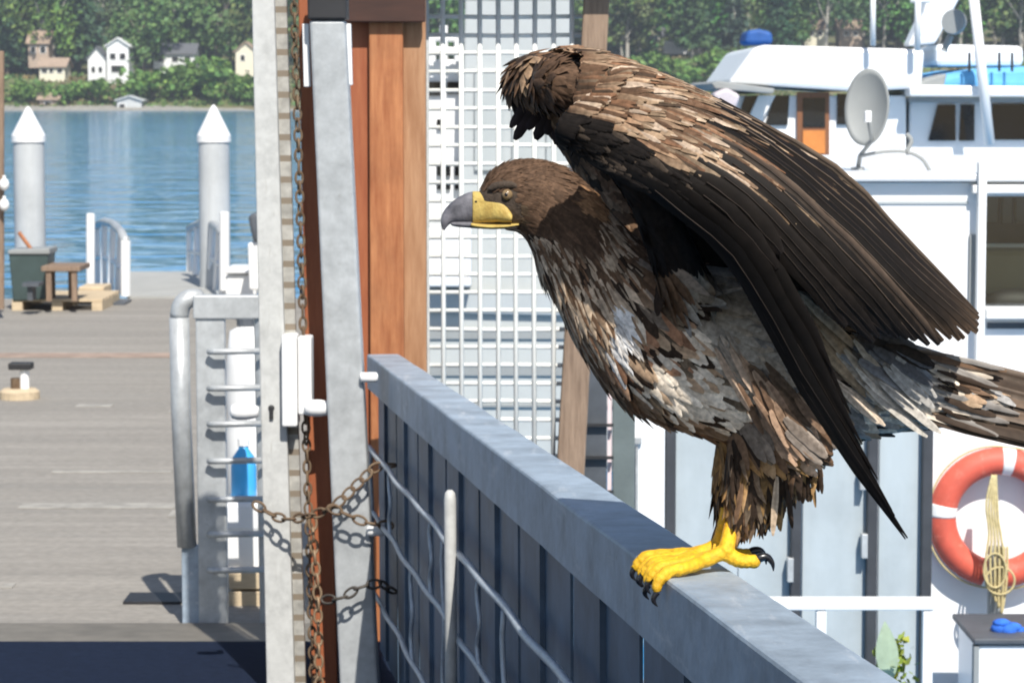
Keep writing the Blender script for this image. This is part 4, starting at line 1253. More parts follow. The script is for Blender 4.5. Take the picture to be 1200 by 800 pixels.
# ================================================================== the hazy summer air over the water
hm = bpy.data.materials.new('haze_air')
hm.use_nodes = True
hn = hm.node_tree.nodes
hn.clear()
hv = hn.new('ShaderNodeVolumePrincipled')
hv.inputs['Color'].default_value = (.80, .88, 1.0, 1)
hv.inputs['Density'].default_value = 0.0003
hv.inputs['Anisotropy'].default_value = 0.2
ho = hn.new('ShaderNodeOutputMaterial')
hm.node_tree.links.new(hv.outputs[0], ho.inputs['Volume'])
mb = MB(); mb.box((-1000, -20, -5), (1000, 1500, 75))
tag(mb.build('haze', hm), kind='stuff')

# ================================================================== THE EAGLE
rng = random.Random(21)
def V(px, py, Y=4.0): return P(px, py, Y)
U = 4.0 / FPX                       # one drawing unit in metres at the eagle
NB = 28
def ring(c, half, hw, tang, Y):
    """cross-section: centre, half height in drawing units, half width in metres, axis direction (dx, dy in drawing)"""
    t = Vector((tang[0], tang[1])).normalized()
    nx_, ny_ = t.y, -t.x             # drawing-plane normal (towards the back)
    out = []
    C = V(c[0], c[1], Y)
    axis_n = Vector((nx_, 0, -ny_))
    for k in range(NB):
        a = 2*math.pi*k/NB
        out.append(C + axis_n * (math.cos(a)*half*U) + Vector((0, math.sin(a)*hw, 0)))
    return out
ST = [  # cx, cy, half, halfwidth, axis
    (556, 243, 14, .012, (1, .05)), (562, 242, 19, .018, (1, .0)), (574, 236, 30, .027, (1, -.08)), (590, 231, 38, .036, (1, -.02)),
    (610, 229, 42, .041, (1, .12)), (632, 235, 46, .043, (1, .42)), (655, 255, 49, .045, (.75, .62)), (673, 282, 53, .052, (.6, .8)),
    (697, 314, 59, .062, (.58, .82)), (732, 354, 74, .083, (.68, .73)), (776, 390, 91, .096, (.85, .52)), (832, 412, 96, .100, (.97, .22)),
    (900, 428, 93, .094, (1, .16)), (965, 440, 77, .082, (1, .12)), (1030, 450, 58, .066, (1, .10)), (1085, 455, 44, .054, (1, .08)),
    (1130, 462, 30, .045, (1, .12)), (1165, 467, 18, .034, (1, .12))]
def dense_rings(st, per=4):
    out = []
    K = len(st)
    arr = [Vector((s[0], s[1], 0)) for s in st]
    for i in range((K-1)*per + 1):
        t = i/per
        k = min(int(t), K-2); f = t-k
        def cr(v):
            p0, p1, p2, p3 = v[max(k-1, 0)], v[k], v[k+1], v[min(k+2, K-1)]
            return 0.5*((2*p1)+(p2-p0)*f+(2*p0-5*p1+4*p2-p3)*f*f+(3*p1-p0-3*p2+p3)*f**3)
        vals = [cr([s[j] for s in st]) for j in range(4)]
        ax = (cr([s[4][0] for s in st]), cr([s[4][1] for s in st]))
        out.append((vals, ax))
    return out
mb = MB()
mb.loft([ring((v[0], v[1]), v[2], v[3], ax, 4.0) for v, ax in dense_rings(ST)])
TH = [(915, 470, 62, .040, (-.25, 1)), (905, 515, 52, .040, (-.2, 1)), (893, 552, 42, .033, (-.22, 1)), (879, 585, 27, .024, (-.25, 1)), (868, 608, 14, .013, (-.3, 1)), (860, 624, 8, .008, (-.3, 1))]
LEGS = ((3.955, 0, 0), (4.03, -14, 0))
for Yl_, dx, dy in LEGS:
    mb.loft([ring((v[0] + dx, v[1] + dy), v[2], v[3], ax, Yl_) for v, ax in dense_rings(TH)])
def limb(pts, r):
    mb.tube(spline([V(*p) for p in pts], 16), [r[0] + (r[1]-r[0])*k/15 for k in range(16)], 14)
# arms: near one raised at the shoulder, far one reaching ahead to its wrist
limb([(805, 345, 3.93), (784, 285, 3.885), (752, 218, 3.85), (712, 174, 3.84), (682, 150, 3.835)], (.034, .018))
limb([(790, 330, 4.06), (748, 268, 4.11), (712, 205, 4.17), (668, 140, 4.22), (628, 98, 4.23)], (.036, .040))
limb([(682, 150, 3.835), (740, 156, 3.82), (830, 200, 3.80)], (.017, .012))
limb([(628, 98, 4.23), (720, 105, 4.2), (830, 150, 4.15)], (.040, .03))
mb.ball(V(626, 97, 4.23), .046, 16, 10); mb.ball(V(633, 93, 4.14), .038, 16, 10); mb.ball(V(648, 98, 4.06), .034, 16, 10); mb.ball(V(658, 96, 4.13), .037, 16, 10); limb([(648, 98, 4.05), (720, 110, 4.02), (800, 140, 4.0)], (.034, .022))
src = mb.build('eagle', M['skin'])
rm = src.modifiers.new('r', 'REMESH')
rm.mode = 'VOXEL'
rm.voxel_size = 0.0045
s_ = src.modifiers.new('s', 'SMOOTH')
s_.iterations = 5
dg = bpy.context.evaluated_depsgraph_get()
me = bpy.data.meshes.new_from_object(src.evaluated_get(dg))
src.modifiers.clear()
src.data = me
me.polygons.foreach_set('use_smooth', [True]*len(me.polygons))
eagle = tag(src, 'young brown mottled eagle perched on the railing with raised wings', 'eagle')

# ------------------------------------------------------------ feather builder
class Feathers(MB):
    def feather(s, pts, nrm, width, prof, c_edge, c_mid, c_tip, ridge=.12, tp=2.0):
        K = len(pts)
        vs, cs = [], []
        for k in range(K):
            t = (pts[min(k+1, K-1)] - pts[max(k-1, 0)]).normalized()
            sd = t.cross(nrm[k]).normalized()
            w = width * prof[k]
            f = k/(K-1)
            g = f**tp
            ce = tuple(c_edge[i]*(1-g) + c_tip[i]*g for i in range(3))
            cm = tuple(c_mid[i]*(1-g*.7) + c_tip[i]*g*.7 for i in range(3))
            wl, wr = w*rng.uniform(.88, 1.08), w*rng.uniform(.88, 1.08)
            vs += [pts[k] - sd*wl - nrm[k]*w*.25, pts[k] + nrm[k]*w*ridge, pts[k] + sd*wr - nrm[k]*w*.25]
            cs += [ce, cm, ce]
        fs = []
        for k in range(K-1):
            b = k*3
            fs += [(b, b+1, b+4, b+3), (b+1, b+2, b+5, b+4)]
        s.add(vs, fs, cs)
POINTED = [.35, .7, .9, 1.0, 1.0, .97, .88, .72, .46, .06]
CONTOUR = [.45, .85, 1.0, .92, .66, .18]
NARROW = [.4, .85, 1.0, .75, .4, .04]
FLIGHT = [.35, .7, .9, 1.0, 1.0, 1.0, .98, .9, .72, .28]
def mixc(a, b, t): return tuple(a[i]*(1-t) + b[i]*t for i in range(3))
def jit(c, s=.25):
    k = rng.uniform(1-s, 1+s)
    return tuple(x*k for x in c)
BRN, DRK, TAN, CRM, GRY, RUF = (.150, .088, .052), (.034, .022, .015), (.46, .315, .205), (.76, .66, .54), (.33, .295, .25), (.26, .13, .055)
def ell(px, py, cx, cy, rx, ry, ang=0):
    a = R(ang); dx, dy = px-cx, py-cy
    x = dx*math.cos(a) + dy*math.sin(a); y = -dx*math.sin(a) + dy*math.cos(a)
    return (x/rx)**2 + (y/ry)**2
def body_colour(px, py, Y):
    nz = .5 + 1.35*noise.noise(Vector((px*.045, py*.060, Y*20)))
    r = max(0, min(.999, .5 + 1.55*(.42*rng.random() + .58*nz - .5)))
    if Y < 3.93 and py < 300 and px < 860: return jit((.011, .0085, .0075))  # near arm: dark lining, with the shade of the wing hollow in its colour
    if Y > 4.07 and py < 300: return jit((.30, .20, .125) if r < .2 else (BRN if r < .62 else ((.19, .11, .065) if r < .8 else DRK)))
    if px < 700 and py < 262 + max(0, (px-600))*.35 and py < 300:
        if ell(px, py, 682, 228, 22, 14, 30) < 1 and r < .6: return jit((.34, .19, .10))
        if px < 612 and py > 240: return jit((.095, .066, .042), .2)
        return jit((.105, .063, .040), .25)
    if ell(px, py, 714, 372, 13, 38, 6) < 1: return jit((.80, .78, .76), .08)
    if ell(px, py, 795, 448, 66, 30, 24) < 1: return jit(CRM if (r < .62 or rng.random() < .4) else (TAN if r < .8 else DRK), .15)
    if ell(px, py, 752, 398, 56, 52) < 1: return jit(TAN if r < .26 else ((.32, .17, .10) if r < .44 else (CRM if r < .74 else DRK)), .18)
    if ell(px, py, 862, 345, 85, 95) < 1:
        sp = noise.noise(Vector((px*.035, py*.045, 3)))
        if px < 822 and sp > .12: return jit(DRK)
        return jit(GRY if r < .8 else (.20, .19, .18), .2)
    # streaks running down the flank to the vent
    dd = ell(px, py, 905, 480, 90, 21, 60)
    if dd < 1 and py > 395: return jit((.50, .33, .22) if r < .6 else (CRM if r < .78 else BRN))
    if px > 955 and py > 350:
        if ell(px, py, 1020, 450, 62, 48) < 1: return jit(CRM if r < .5 else (TAN if r < .72 else (.30, .29, .28)))
        return jit((.30, .29, .28) if r < .45 else (DRK if r < .7 else TAN))
    if py > 505 and px > 835:
        return jit(DRK if r < .56 else (BRN if r < .78 else (.36, .20, .08)))
    if px < 735 and py < 400:
        return jit((.56, .43, .31) if rng.random() < .42 else (BRN if r < .7 else ((.28, .155, .09) if r < .88 else DRK)))
    if px < 790 and py > 400: return jit(BRN if r < .45 else (DRK if r < .7 else (.30, .20, .13)))
    return jit(BRN if r < .5 else (DRK if r < .68 else (.24, .19, .15)))
def flow(px, py, Y):
    if Y < 3.93 and py < 300: return Vector((.55, -.03, -.8))
    if Y > 4.07 and py < 300:
        return Vector((.75, -.05, -.55)) if px > 640 else Vector((.35, -.1, -.8))
    if py > 520 and px > 830 and px < 975: return Vector((.06 + (px-890)*.005, 0, -1))
    if px > 835 and px < 975 and py > 440:
        return Vector((.75, 0, -.75))
    best, bd = 0, 1e9
    for i, s in enumerate(ST):
        d = (px-s[0])**2 + (py-s[1])**2
        if d < bd: bd, best = d, i
    a = ST[best][4]
    return Vector((a[0], 0, -a[1] - (.25 if px > 700 else 0.1)))
def fsize(px, py, Y):
    if Y < 3.93 and py < 300: return .034, .0105
    if Y > 4.04 and py < 300: return .034, .0095
    if px < 640 and py < 275: return .016, .0042
    if px < 705 and py < 300: return .030, .0058
    if px < 740 and py < 400: return .048, .0072
    if py > 585 and 835 < px < 980: return .030, .0055
    if py > 515 and 835 < px < 980: return .052, .0075
    if px > 1000: return .058, .0105
    return .058, .0112
# sample the body surface
polys = me.polygons
areas = np.zeros(len(polys)); polys.foreach_get('area', areas)
cum = np.cumsum(areas)
nprng = np.random.default_rng(4)
cand = np.searchsorted(cum, nprng.random(90000)*cum[-1])
grid = {}
fb = Feathers()
nf = 0
for pi in cand:
    p = polys[int(min(pi, len(polys)-1))]
    co = p.center; nr = p.normal
    if co.y > 4.0 and nr.y > .45 and co.z < EYE + .02: 
        if rng.random() < .5: continue
    px, py = plan(co)
    if px < 590 and py > 223: continue           # bare face
    if px < 608 and py > 236 and py < 266: continue
    if ell(px, py, 594, 227, 11, 9) < 1: continue
    if (py > 615 and px < 880) or px > 1140: continue
    L, w = fsize(px, py, co.y)
    rad = w * .78
    cell = .006
    key = (int(co.x/cell), int(co.y/cell), int(co.z/cell))
    rr = int(math.ceil(rad/cell))
    ok = True
    for i in range(-rr, rr+1):
        for j in range(-rr, rr+1):
            for k in range(-rr, rr+1):
                q = grid.get((key[0]+i, key[1]+j, key[2]+k))
                if q is not None and (q-co).length < rad: ok = False; break
            if not ok: break
        if not ok: break
    if not ok: continue
    grid[key] = co.copy()
    f = flow(px, py, co.y)
    f += Vector((rng.gauss(0, .12), rng.gauss(0, .12), rng.gauss(0, .12)))
    d = f - nr * f.dot(nr)
    if d.length < .15: continue
    d.normalize()
    L *= rng.uniform(.8, 1.25); w *= rng.uniform(.85, 1.2)
    lift = rng.uniform(.02, .075)
    narrow = (px < 740 and py < 400) or (py > 515 and 835 < px < 980)
    if py > 560: lift *= 1.3
    K = 6
    pts, ns = [], []
    sd0 = d.cross(nr) * rng.gauss(0, .10)
    for k in range(K):
        t = k/(K-1)
        bend = nr * (.0015 + L*(lift*t - .30*lift*t*t*t)) + sd0 * L * t * t
        if px < 700 and py < 280: bend = nr*(.001 + L*.05*t)
        pts.append(co + d*L*t + bend)
        ns.append((nr - d*lift*.5).normalized())
    c = body_colour(px, py, co.y)
    tip = jit(c, .2)
    if rng.random() < .3 and not (px < 700 and py < 270) and not (co.y < 3.93 and py < 320): tip = mixc(c, (.42, .32, .22), .55)
    if py > 515 and 835 < px < 980 and rng.random() < .35: tip = (.36, .21, .08)
    mid = mixc(c, DRK, .55) if (narrow and rng.random() < .6) else mixc(c, DRK, .18)
    fb.feather(pts, ns, w, NARROW if narrow else CONTOUR, c, mid, tip)
    nf += 1
print('body feathers', nf)
fb.build('plumage', M['feather'], eagle, smooth=True)

# ------------------------------------------------------------ wings
def cr1(v, t):
    K = len(v)
    t = max(0, min(K-1, t))
    k = min(int(t), K-2); f = t-k
    p0, p1, p2, p3 = v[max(k-1, 0)], v[k], v[k+1], v[min(k+2, K-1)]
    return 0.5*((2*p1)+(p2-p0)*f+(2*p0-5*p1+4*p2-p3)*f*f+(3*p1-p0-3*p2+p3)*f**3)
class Sheet:
    def __init__(s, guides, flip):
        s.g = [[V(*p) for p in g] for g in guides]
        s.flip = flip
    def at(s, u, v):
        cols = [cr1(g, v*(len(g)-1)) for g in s.g]
        return cr1(cols, u*(len(s.g)-1))
    def nrm(s, u, v):
        e = .012
        a = s.at(min(u+e, 1), v) - s.at(max(u-e, 0), v)
        b = s.at(u, min(v+e, 1)) - s.at(u, max(v-e, 0))
        n = a.cross(b).normalized()
        return -n if s.flip else n
NEAR = Sheet([
    [(664, 160, 3.835), (712, 192, 3.80), (780, 235, 3.745), (838, 280, 3.74), (882, 337, 3.745), (948, 465, 3.77), (1060, 632, 3.82)],
    [(659, 148, 3.825), (725, 172, 3.79), (805, 222, 3.735), (872, 280, 3.735), (922, 348, 3.74), (982, 450, 3.77), (1062, 600, 3.82)],
    [(668, 136, 3.825), (735, 150, 3.795), (812, 195, 3.745), (878, 243, 3.74), (930, 300, 3.745), (985, 362, 3.76), (1030, 408, 3.79)],
    [(688, 124, 3.83), (748, 130, 3.80), (820, 163, 3.775), (900, 215, 3.77), (968, 275, 3.775), (1035, 342, 3.79), (1092, 404, 3.82)],
    [(704, 102, 3.83), (752, 112, 3.815), (822, 137, 3.82), (900, 184, 3.84), (985, 252, 3.84), (1062, 325, 3.84), (1142, 392, 3.86)],
    [(712, 86, 3.83), (755, 98, 3.85), (818, 122, 3.90), (890, 158, 3.945), (985, 215, 3.935), (1050, 285, 3.925), (1138, 372, 3.91)],
], False)
if NEAR.nrm(.5, .5).y > 0: NEAR.flip = True
FAR = Sheet([
    [(604, 108, 4.25), (640, 126, 4.29), (700, 185, 4.29), (770, 260, 4.28), (850, 350, 4.26), (930, 450, 4.24), (1010, 560, 4.22)],
    [(632, 92, 4.27), (680, 97, 4.31), (760, 130, 4.31), (850, 190, 4.29), (935, 270, 4.26), (1000, 350, 4.22), (1050, 430, 4.18)],
    [(644, 72, 4.20), (700, 76, 4.21), (790, 108, 4.20), (872, 152, 4.18), (965, 215, 4.14), (1040, 288, 4.10), (1100, 365, 4.06)],
    [(660, 68, 4.10), (716, 80, 4.09), (806, 114, 4.07), (882, 154, 4.05), (980, 214, 4.02), (1048, 284, 4.00), (1125, 366, 3.98)],
    [(682, 80, 3.995), (742, 95, 3.975), (819, 123, 3.96), (892, 160, 3.95), (987, 217, 3.94), (1052, 287, 3.93), (1136, 374, 3.915)],
    [(676, 122, 3.975), (738, 122, 3.945), (820, 138, 3.93), (893, 178, 3.925), (987, 238, 3.92), (1050, 298, 3.915), (1136, 380, 3.91)],
], False)
if FAR.nrm(.5, .3).z < 0: FAR.flip = True
def gap(u, near):
    if not near: return 1.0
    return 1 - .42*math.exp(-((u-.285)/.075)**4)
def sheet_mesh(sh, nu=44, nv=44, v1=.93, thick=.004, near=True):
    mb = MB()
    vs = []
    for i in range(nu):
        for j in range(nv):
            u = i/(nu-1); v = j/(nv-1)*v1*gap(u, near)
            vs.append(sh.at(u, v))
    lo = []
    for i in range(nu):
        for j in range(nv):
            u = i/(nu-1); v = j/(nv-1)*v1*gap(u, near)
            lo.append(vs[i*nv+j] - sh.nrm(u, v)*thick)
    fs = []
    Q = nu*nv
    for i in range(nu-1):
        for j in range(nv-1):
            a = i*nv+j
            fs.append((a, a+1, a+nv+1, a+nv)); fs.append((Q+a+nv, Q+a+nv+1, Q+a+1, Q+a))
    for j in range(nv-1):
        fs.append((j+1, j, Q+j, Q+j+1)); a = (nu-1)*nv+j; fs.append((a, a+1, Q+a+1, Q+a))
    for i in range(nu-1):
        fs.append((i*nv, (i+1)*nv, Q+(i+1)*nv, Q+i*nv)); a = i*nv+nv-1; fs.append((a+nv, a, Q+a, Q+a+nv))
    return mb.add(vs + lo, fs)
def wing(sh, near):
    base = recalc(sheet_mesh(sh, v1=.86, near=near).build('wing', mat('dark_wing_down', (.014, .011, .009), .85, 0, .3, 60, bump=.4, spec=.1), eagle, smooth=True))
    # flight feathers (laid from the inside out so that each overlaps the next)
    fl = Feathers()
    n = 34
    order = list(range(n))
    for i in order:
        u = i/(n-1)
        prim = u < .22
        v0 = .34 if not prim else .22
        v1 = 1.0 - (0 if not prim else [0, .012, .03, .05, .075, .10, .13][min(6, i)])
        v1 *= rng.uniform(.985, 1.01)
        if near and .205 <= u < .37: v1 = gap(u, near)*.97 + rng.uniform(-.03, .02)
        elif .37 <= u < .45: v1 *= .965 + rng.uniform(-.02, .02)
        K = 10
        pts, ns = [], []
        for k in range(K):
            v = v0 + (v1-v0)*k/(K-1)
            uu = max(0, min(1, u + (rng.gauss(0, .004))))
            n_ = sh.nrm(min(max(uu, .02), .98), min(v, .99))
            pts.append(sh.at(uu, min(v, 1)) + n_*(.004 + .0042*(i % 3) + .004*math.sin(v*3)))
            ns.append(n_)
        # tilt so that one edge stands proud: thin lines of light along the vanes
        tl = .42 if near else .2
        for k in range(K):
            t = (pts[min(k+1, K-1)] - pts[max(k-1, 0)]).normalized()
            ns[k] = (ns[k] + t.cross(ns[k])*tl*(1 if sh.flip else -1)).normalized()
        spread = (sh.at(min(1, u+.02), .8) - sh.at(max(0, u-.02), .8)).length / .04
        w = max(.0115, min(.019, spread/(n-1)*1.15))
        if prim: w = .0165
        base_c = (.006, .005, .0045) if u < .30 else (.0072, .0055, .0045)
        c = jit(base_c, .25)
        edge = mixc(c, (.20, .14, .10), .40 if (u > .42 and rng.random() < .22) else .02)
        tip = (.055, .036, .023) if u > .62 else jit((.012, .009, .008))
        if u > .86: edge = mixc(c, (.22, .16, .11), .6)
        fl.feather(pts, ns, w, POINTED if prim else FLIGHT, edge if rng.random() < .75 else c, c, tip, ridge=.05, tp=14.0)
        if not prim or i % 2 == 0:
            fl.tube([pts[k] + ns[k]*(w*.05 + .0006) for k in range(1, K)], [.0009 - .00007*k for k in range(1, K)], 5, c=jit((.13, .10, .077) if (near and u > .36 and rng.random() < .5) else (.035, .027, .022), .2))
    fl.build('flight_feathers', M['feather_long'], base, smooth=True)
    # coverts in rows
    cv = Feathers()
    def vend(u):
        if near:
            if u < .30: return .30 + u*.8
            return .54 + .23*(u-.30)/.70
        return .62
    rows = 8
    for r_ in range(rows, -1, -1):
        f0 = r_/rows
        for q in range(70 if r_ > 5 else 76):
            u = rng.uniform(0.0, 1.0)
            ve = vend(u)
            last = r_ >= rows - 1
            ln = (.50 if last else (.44 if r_ > 4 else .30)) * rng.uniform(.75, 1.2)
            v1 = ve * (.16 + .84*f0) * (rng.uniform(.97, 1.03) if last else rng.uniform(.88, 1.10))
            v0 = v1 - ve*ln
            v0 = max(-.02, v0)
            if v1 - v0 < .03: continue
            K = 6
            pts, ns = [], []
            du = rng.gauss(0, .015)
            lay = .005 + .010*(1-f0) + rng.uniform(0, .002)
            tl = rng.gauss(0, .13)
            for k in range(K):
                v = max(0, v0 + (v1-v0)*k/(K-1))
                uu = max(0, min(1, u + du*k/(K-1)))
                n_ = sh.nrm(min(max(uu, .02), .98), min(max(v, .01), .99))
                pts.append(sh.at(uu, v) + n_*(lay + .006*(k/(K-1))**2))
                t_ = (sh.at(uu, min(1, v+.02)) - sh.at(uu, max(0, v-.02))).normalized()
                ns.append((n_ + t_.cross(n_)*tl).normalized())
            p_ = noise.noise(Vector((u*7, v1*10, 7 if near else 3)))
            rr = max(0, min(.999, .5 + 1.5*(.5*rng.random() + .5*(.5 + 1.3*noise.noise(Vector((u*11, v1*16, 21)))) - .5)))
            dark_band = near and (u < .30 + .16*max(0, 1 - v1/.22))
            if dark_band:
                c = jit((.0095, .0075, .0065), .3); mid = c; tip = mixc(c, (.2, .15, .11), .35 if rng.random() < .15 else 0)
            else:
                x = v1/ve
                pc = .12 + .36*math.exp(-((x-.42)/.24)**2) + .75*p_
                if last: pc = .06
                if rr < pc: c = jit((.50, .385, .29) if rng.random() < .5 else (.36, .24, .155), .22)
                elif rr < pc + .40: c = jit((.13, .074, .044), .3)
                elif rr < pc + .62: c = jit((.24, .125, .07), .25)
                else: c = jit((.06, .040, .027), .3)
                if last: c = jit((.115, .076, .045) if rng.random() < .65 else (.20, .14, .088), .2)
                mid = mixc(c, (.035, .022, .015), rng.uniform(.3, .85))
                tip = mixc(c, (.40, .30, .20), .5) if rng.random() < .4 else mixc(c, DRK, .2)
            w = (.0100 if last else (.0092 if r_ > 3 else .0078)) * rng.uniform(.75, 1.3)
            cv.feather(pts, ns, w, CONTOUR, c, mid, tip, ridge=.15)
    cv.build('coverts', M['feather'], base, smooth=True)
    return base
wn1 = wing(NEAR, True)
wn2 = wing(FAR, False)

# scattered pale feathers lying on the dark flight area and below it (inner vanes showing through)
al = Feathers()
CUR = [None]
def blade(p0, p1, Y0, Y1, w, c, tip, sag=0, nrm=Vector((.15, -1, .25))):
    K = 10
    a, b_ = V(p0[0], p0[1], Y0), V(p1[0], p1[1], Y1)
    n_ = nrm.normalized()
    pts = [a.lerp(b_, k/(K-1)) + Vector((0, 0, -sag*math.sin(math.pi*k/(K-1)))) for k in range(K)]
    CUR[0].feather(pts, [n_]*K, w, FLIGHT, jit(c, .15), mixc(c, DRK, .4), tip, ridge=.12)
CUR[0] = al
# dark finger feathers hanging below the far wrist
for (x0, y0, x1, y1, w) in ((640, 104, 603, 164, .010), (646, 108, 618, 152, .011), (652, 112, 628, 164, .011), (656, 112, 640, 158, .010), (664, 116, 652, 170, .012), (630, 100, 598, 150, .008)):
    blade((x0, y0), (x1, y1), 4.20, 4.19, w, (.030, .022, .026), (.035, .026, .03))
al.build('alula', M['feather_long'], wn2, smooth=True)
fl2 = Feathers()
CUR[0] = fl2
# pale tertials and flank plumes seen between the blade and the tail
for (x0, y0, x1, y1, w, c) in ((935, 345, 1008, 414, .012, (.58, .47, .34)), (925, 350, 985, 418, .010, (.50, .36, .24)), (905, 330, 950, 385, .008, (.36, .32, .29)),
                               (955, 385, 1035, 470, .013, (.44, .33, .22)), (985, 410, 1052, 490, .015, (.60, .52, .42)), (1000, 430, 1068, 500, .014, (.66, .60, .52)),
                               (1010, 420, 1090, 470, .016, (.27, .28, .30)), (1030, 410, 1100, 455, .016, (.20, .215, .24)), (1045, 430, 1110, 495, .013, (.42, .40, .37)),
                               (1015, 450, 1090, 512, .013, (.58, .54, .48)), (985, 455, 1050, 515, .012, (.55, .45, .35)), (1050, 405, 1110, 430, .016, (.03, .024, .02)),
                               (1000, 400, 1075, 430, .015, (.10, .105, .12))):
    for q in range(4):
        ox, oy, k_ = rng.gauss(0, 8), rng.gauss(0, 8), rng.uniform(.6, 1.0)
        cc = mixc(c, DRK, rng.choice([0, 0, .2, .5]))
        blade((x0 + ox, y0 + oy), (x0 + ox + (x1-x0)*k_, y0 + oy + (y1-y0)*k_), 3.89 + .003*q, 3.905 + .003*q, w*rng.uniform(.35, .6), cc, jit(cc, .2), nrm=Vector((rng.gauss(0, .3), -1, rng.gauss(.25, .25))))
# plumes of the flank above the thigh
for (x0, y0, x1, y1, w, c) in ((850, 395, 885, 450, .008, (.62, .52, .42)), (858, 405, 905, 490, .011, (.55, .40, .29)), (880, 430, 930, 505, .012, (.50, .34, .23)),
                               (895, 455, 950, 545, .013, (.42, .27, .18)), (872, 440, 915, 525, .011, (.20, .12, .075)), (905, 480, 945, 560, .013, (.46, .30, .20)),
                               (920, 470, 975, 535, .014, (.22, .14, .09)), (890, 420, 945, 480, .013, (.13, .085, .055)), (930, 490, 990, 545, .014, (.36, .30, .25))):
    for q in range(4):
        ox, oy, k_ = rng.gauss(0, 9), rng.gauss(0, 9), rng.uniform(.55, .95)
        cc = mixc(c, DRK, rng.choice([0, 0, .15, .5]))
        blade((x0 + ox, y0 + oy), (x0 + ox + (x1-x0)*k_, y0 + oy + (y1-y0)*k_), 3.884 + .003*q, 3.894 + .003*q, w*rng.uniform(.38, .6), cc, jit(cc, .2), nrm=Vector((rng.gauss(.1, .3), -1, rng.gauss(.25, .25))))
# loose thigh fringe
for k in range(46):
    t = rng.random()
    x0 = 858 + 95*t + rng.gauss(0, 6); y0 = 545 + rng.uniform(-15, 30)
    ln = rng.uniform(35, 75) * (1.1 - .35*t)
    x1 = x0 - 6 + 10*t + rng.gauss(0, 5); y1 = min(y0 + ln, (624 + 60*t if t < .35 else 645 - 95*(t-.35)) + rng.uniform(-14, 5))
    y1 = max(y1, y0 + 16)
    if x1 < 858: x1 = 858 + rng.uniform(0, 6)
    r = rng.random()
    c = DRK if r < .4 else (BRN if r < .62 else ((.40, .24, .10) if r < .86 else (.58, .44, .31)))
    Yk = rng.uniform(3.912, 3.97)
    blade((x0, y0), (x1, y1), Yk, Yk, rng.uniform(.0035, .0065), jit(c), mixc(c, DRK, .3), nrm=Vector((rng.gauss(0, .4), -1, .1)))
fl2.build('flank_plumes', M['feather'], eagle, smooth=True)

# ------------------------------------------------------------ tail
tl_ = Feathers()
CUR[0] = tl_
for k in range(22):
    f = ((k*7) % 22)/21
    c = jit((.050, .034, .024) if rng.random() < .6 else ((.22, .15, .105) if rng.random() < .6 else (.24, .19, .15)), .25)
    e_ = mixc(c, (.38, .30, .24), .5 if rng.random() < .3 else .05)
    x0, y0 = 1075 + rng.uniform(-12, 12), 412 + 78*f
    x1, y1 = 1302 + rng.uniform(-8, 8), 474 + 62*f + rng.gauss(0, 3)
    K = 10
    a, b_ = V(x0, y0, 3.965 - .02*f), V(x1, y1, 3.98 + .006*(k % 4))
    nn = Vector((0, -1, .35 + rng.gauss(0, .25))).normalized()
    tl_.feather([a.lerp(b_, q/(K-1)) for q in range(K)], [nn]*K, .0095, FLIGHT, e_, mixc(c, DRK, .5), jit(c), ridge=.10, tp=4)
for k in range(34):
    f = rng.random()
    x0 = 1062 + rng.uniform(0, 50); y0 = 408 + 84*f
    r = rng.random()
    c = jit(CRM if (r < .30 and x0 < 1082) else ((.30, .28, .26) if r < .5 else (BRN if r < .75 else DRK)), .2)
    blade((x0, y0), (x0 + rng.uniform(55, 100), y0 + 16 + 14*rng.random()), 3.935 + .02*rng.random(), 3.95 + .02*rng.random(), rng.uniform(.0038, .0062), c, mixc(c, (.1, .07, .05), .4), nrm=Vector((0, -1, .35 + rng.gauss(0, .2))))
tl_.build('tail', M['feather_long'], eagle, smooth=True)

# ------------------------------------------------------------ face
def side_loft(name, st, m, parent, n=20, p=1.0):
    sg = lambda q: math.copysign(abs(q)**p, q)
    """st: (cx, cy, half height, half width m, axis)"""
    mb = MB()
    rings = []
    for v, ax in dense_rings(st, 4):
        t = Vector((ax[0], ax[1])).normalized()
        C = V(v[0], v[1]); an = Vector((t.y, 0, t.x))
        rings.append([C + an*(sg(math.cos(2*math.pi*k/n))*v[2]*U) + Vector((0, sg(math.sin(2*math.pi*k/n))*v[3], 0)) for k in range(n)])
    mb.loft(rings)
    return recalc(mb.build(name, m, parent, smooth=True))
bk = side_loft('beak', [(557, 243, 18.5, .0135, (1, 0)), (550, 243.5, 18, .0125, (1, -.05)), (540, 246, 15.5, .0105, (1, -.15)), (531, 250, 11.5, .0085, (.9, -.4)), (524.5, 256, 8.0, .006, (.6, -.8)), (521, 263, 4.5, .0038, (.3, -1)), (520, 269.5, 1.2, .0012, (.2, -1))], M['beak_grey'], eagle)
lo = side_loft('lower_beak', [(592, 263, 5.5, .016, (1, 0)), (570, 263.5, 5.0, .013, (1, 0)), (550, 263, 4.2, .009, (1, 0)), (533, 262.5, 3.0, .006, (1, 0)), (528, 262, 1.2, .003, (1, 0))], M['beak_grey'], eagle)
cr = side_loft('cere', [(554, 243, 18.8, .0140, (1, 0)), (563, 243, 18.5, .0195, (1, 0)), (574, 243.5, 17.5, .0275, (1, .02)), (585, 245, 15.5, .0345, (1, .05)), (593, 249, 12.0, .0385, (1, .1)), (600, 255, 5.0, .0402, (1, .15))], M['cere_yellow'], eagle, 28, .62)
gp = side_loft('gape', [(608, 262, 1.6, .0385, (1, 0)), (594, 264, 3.4, .0365, (1, 0)), (578, 265, 3.6, .0290, (1, 0)), (562, 264.5, 3.2, .0205, (1, 0)), (552, 263, 2.6, .0125, (1, 0))], M['cere_yellow'], eagle)
mb = MB()
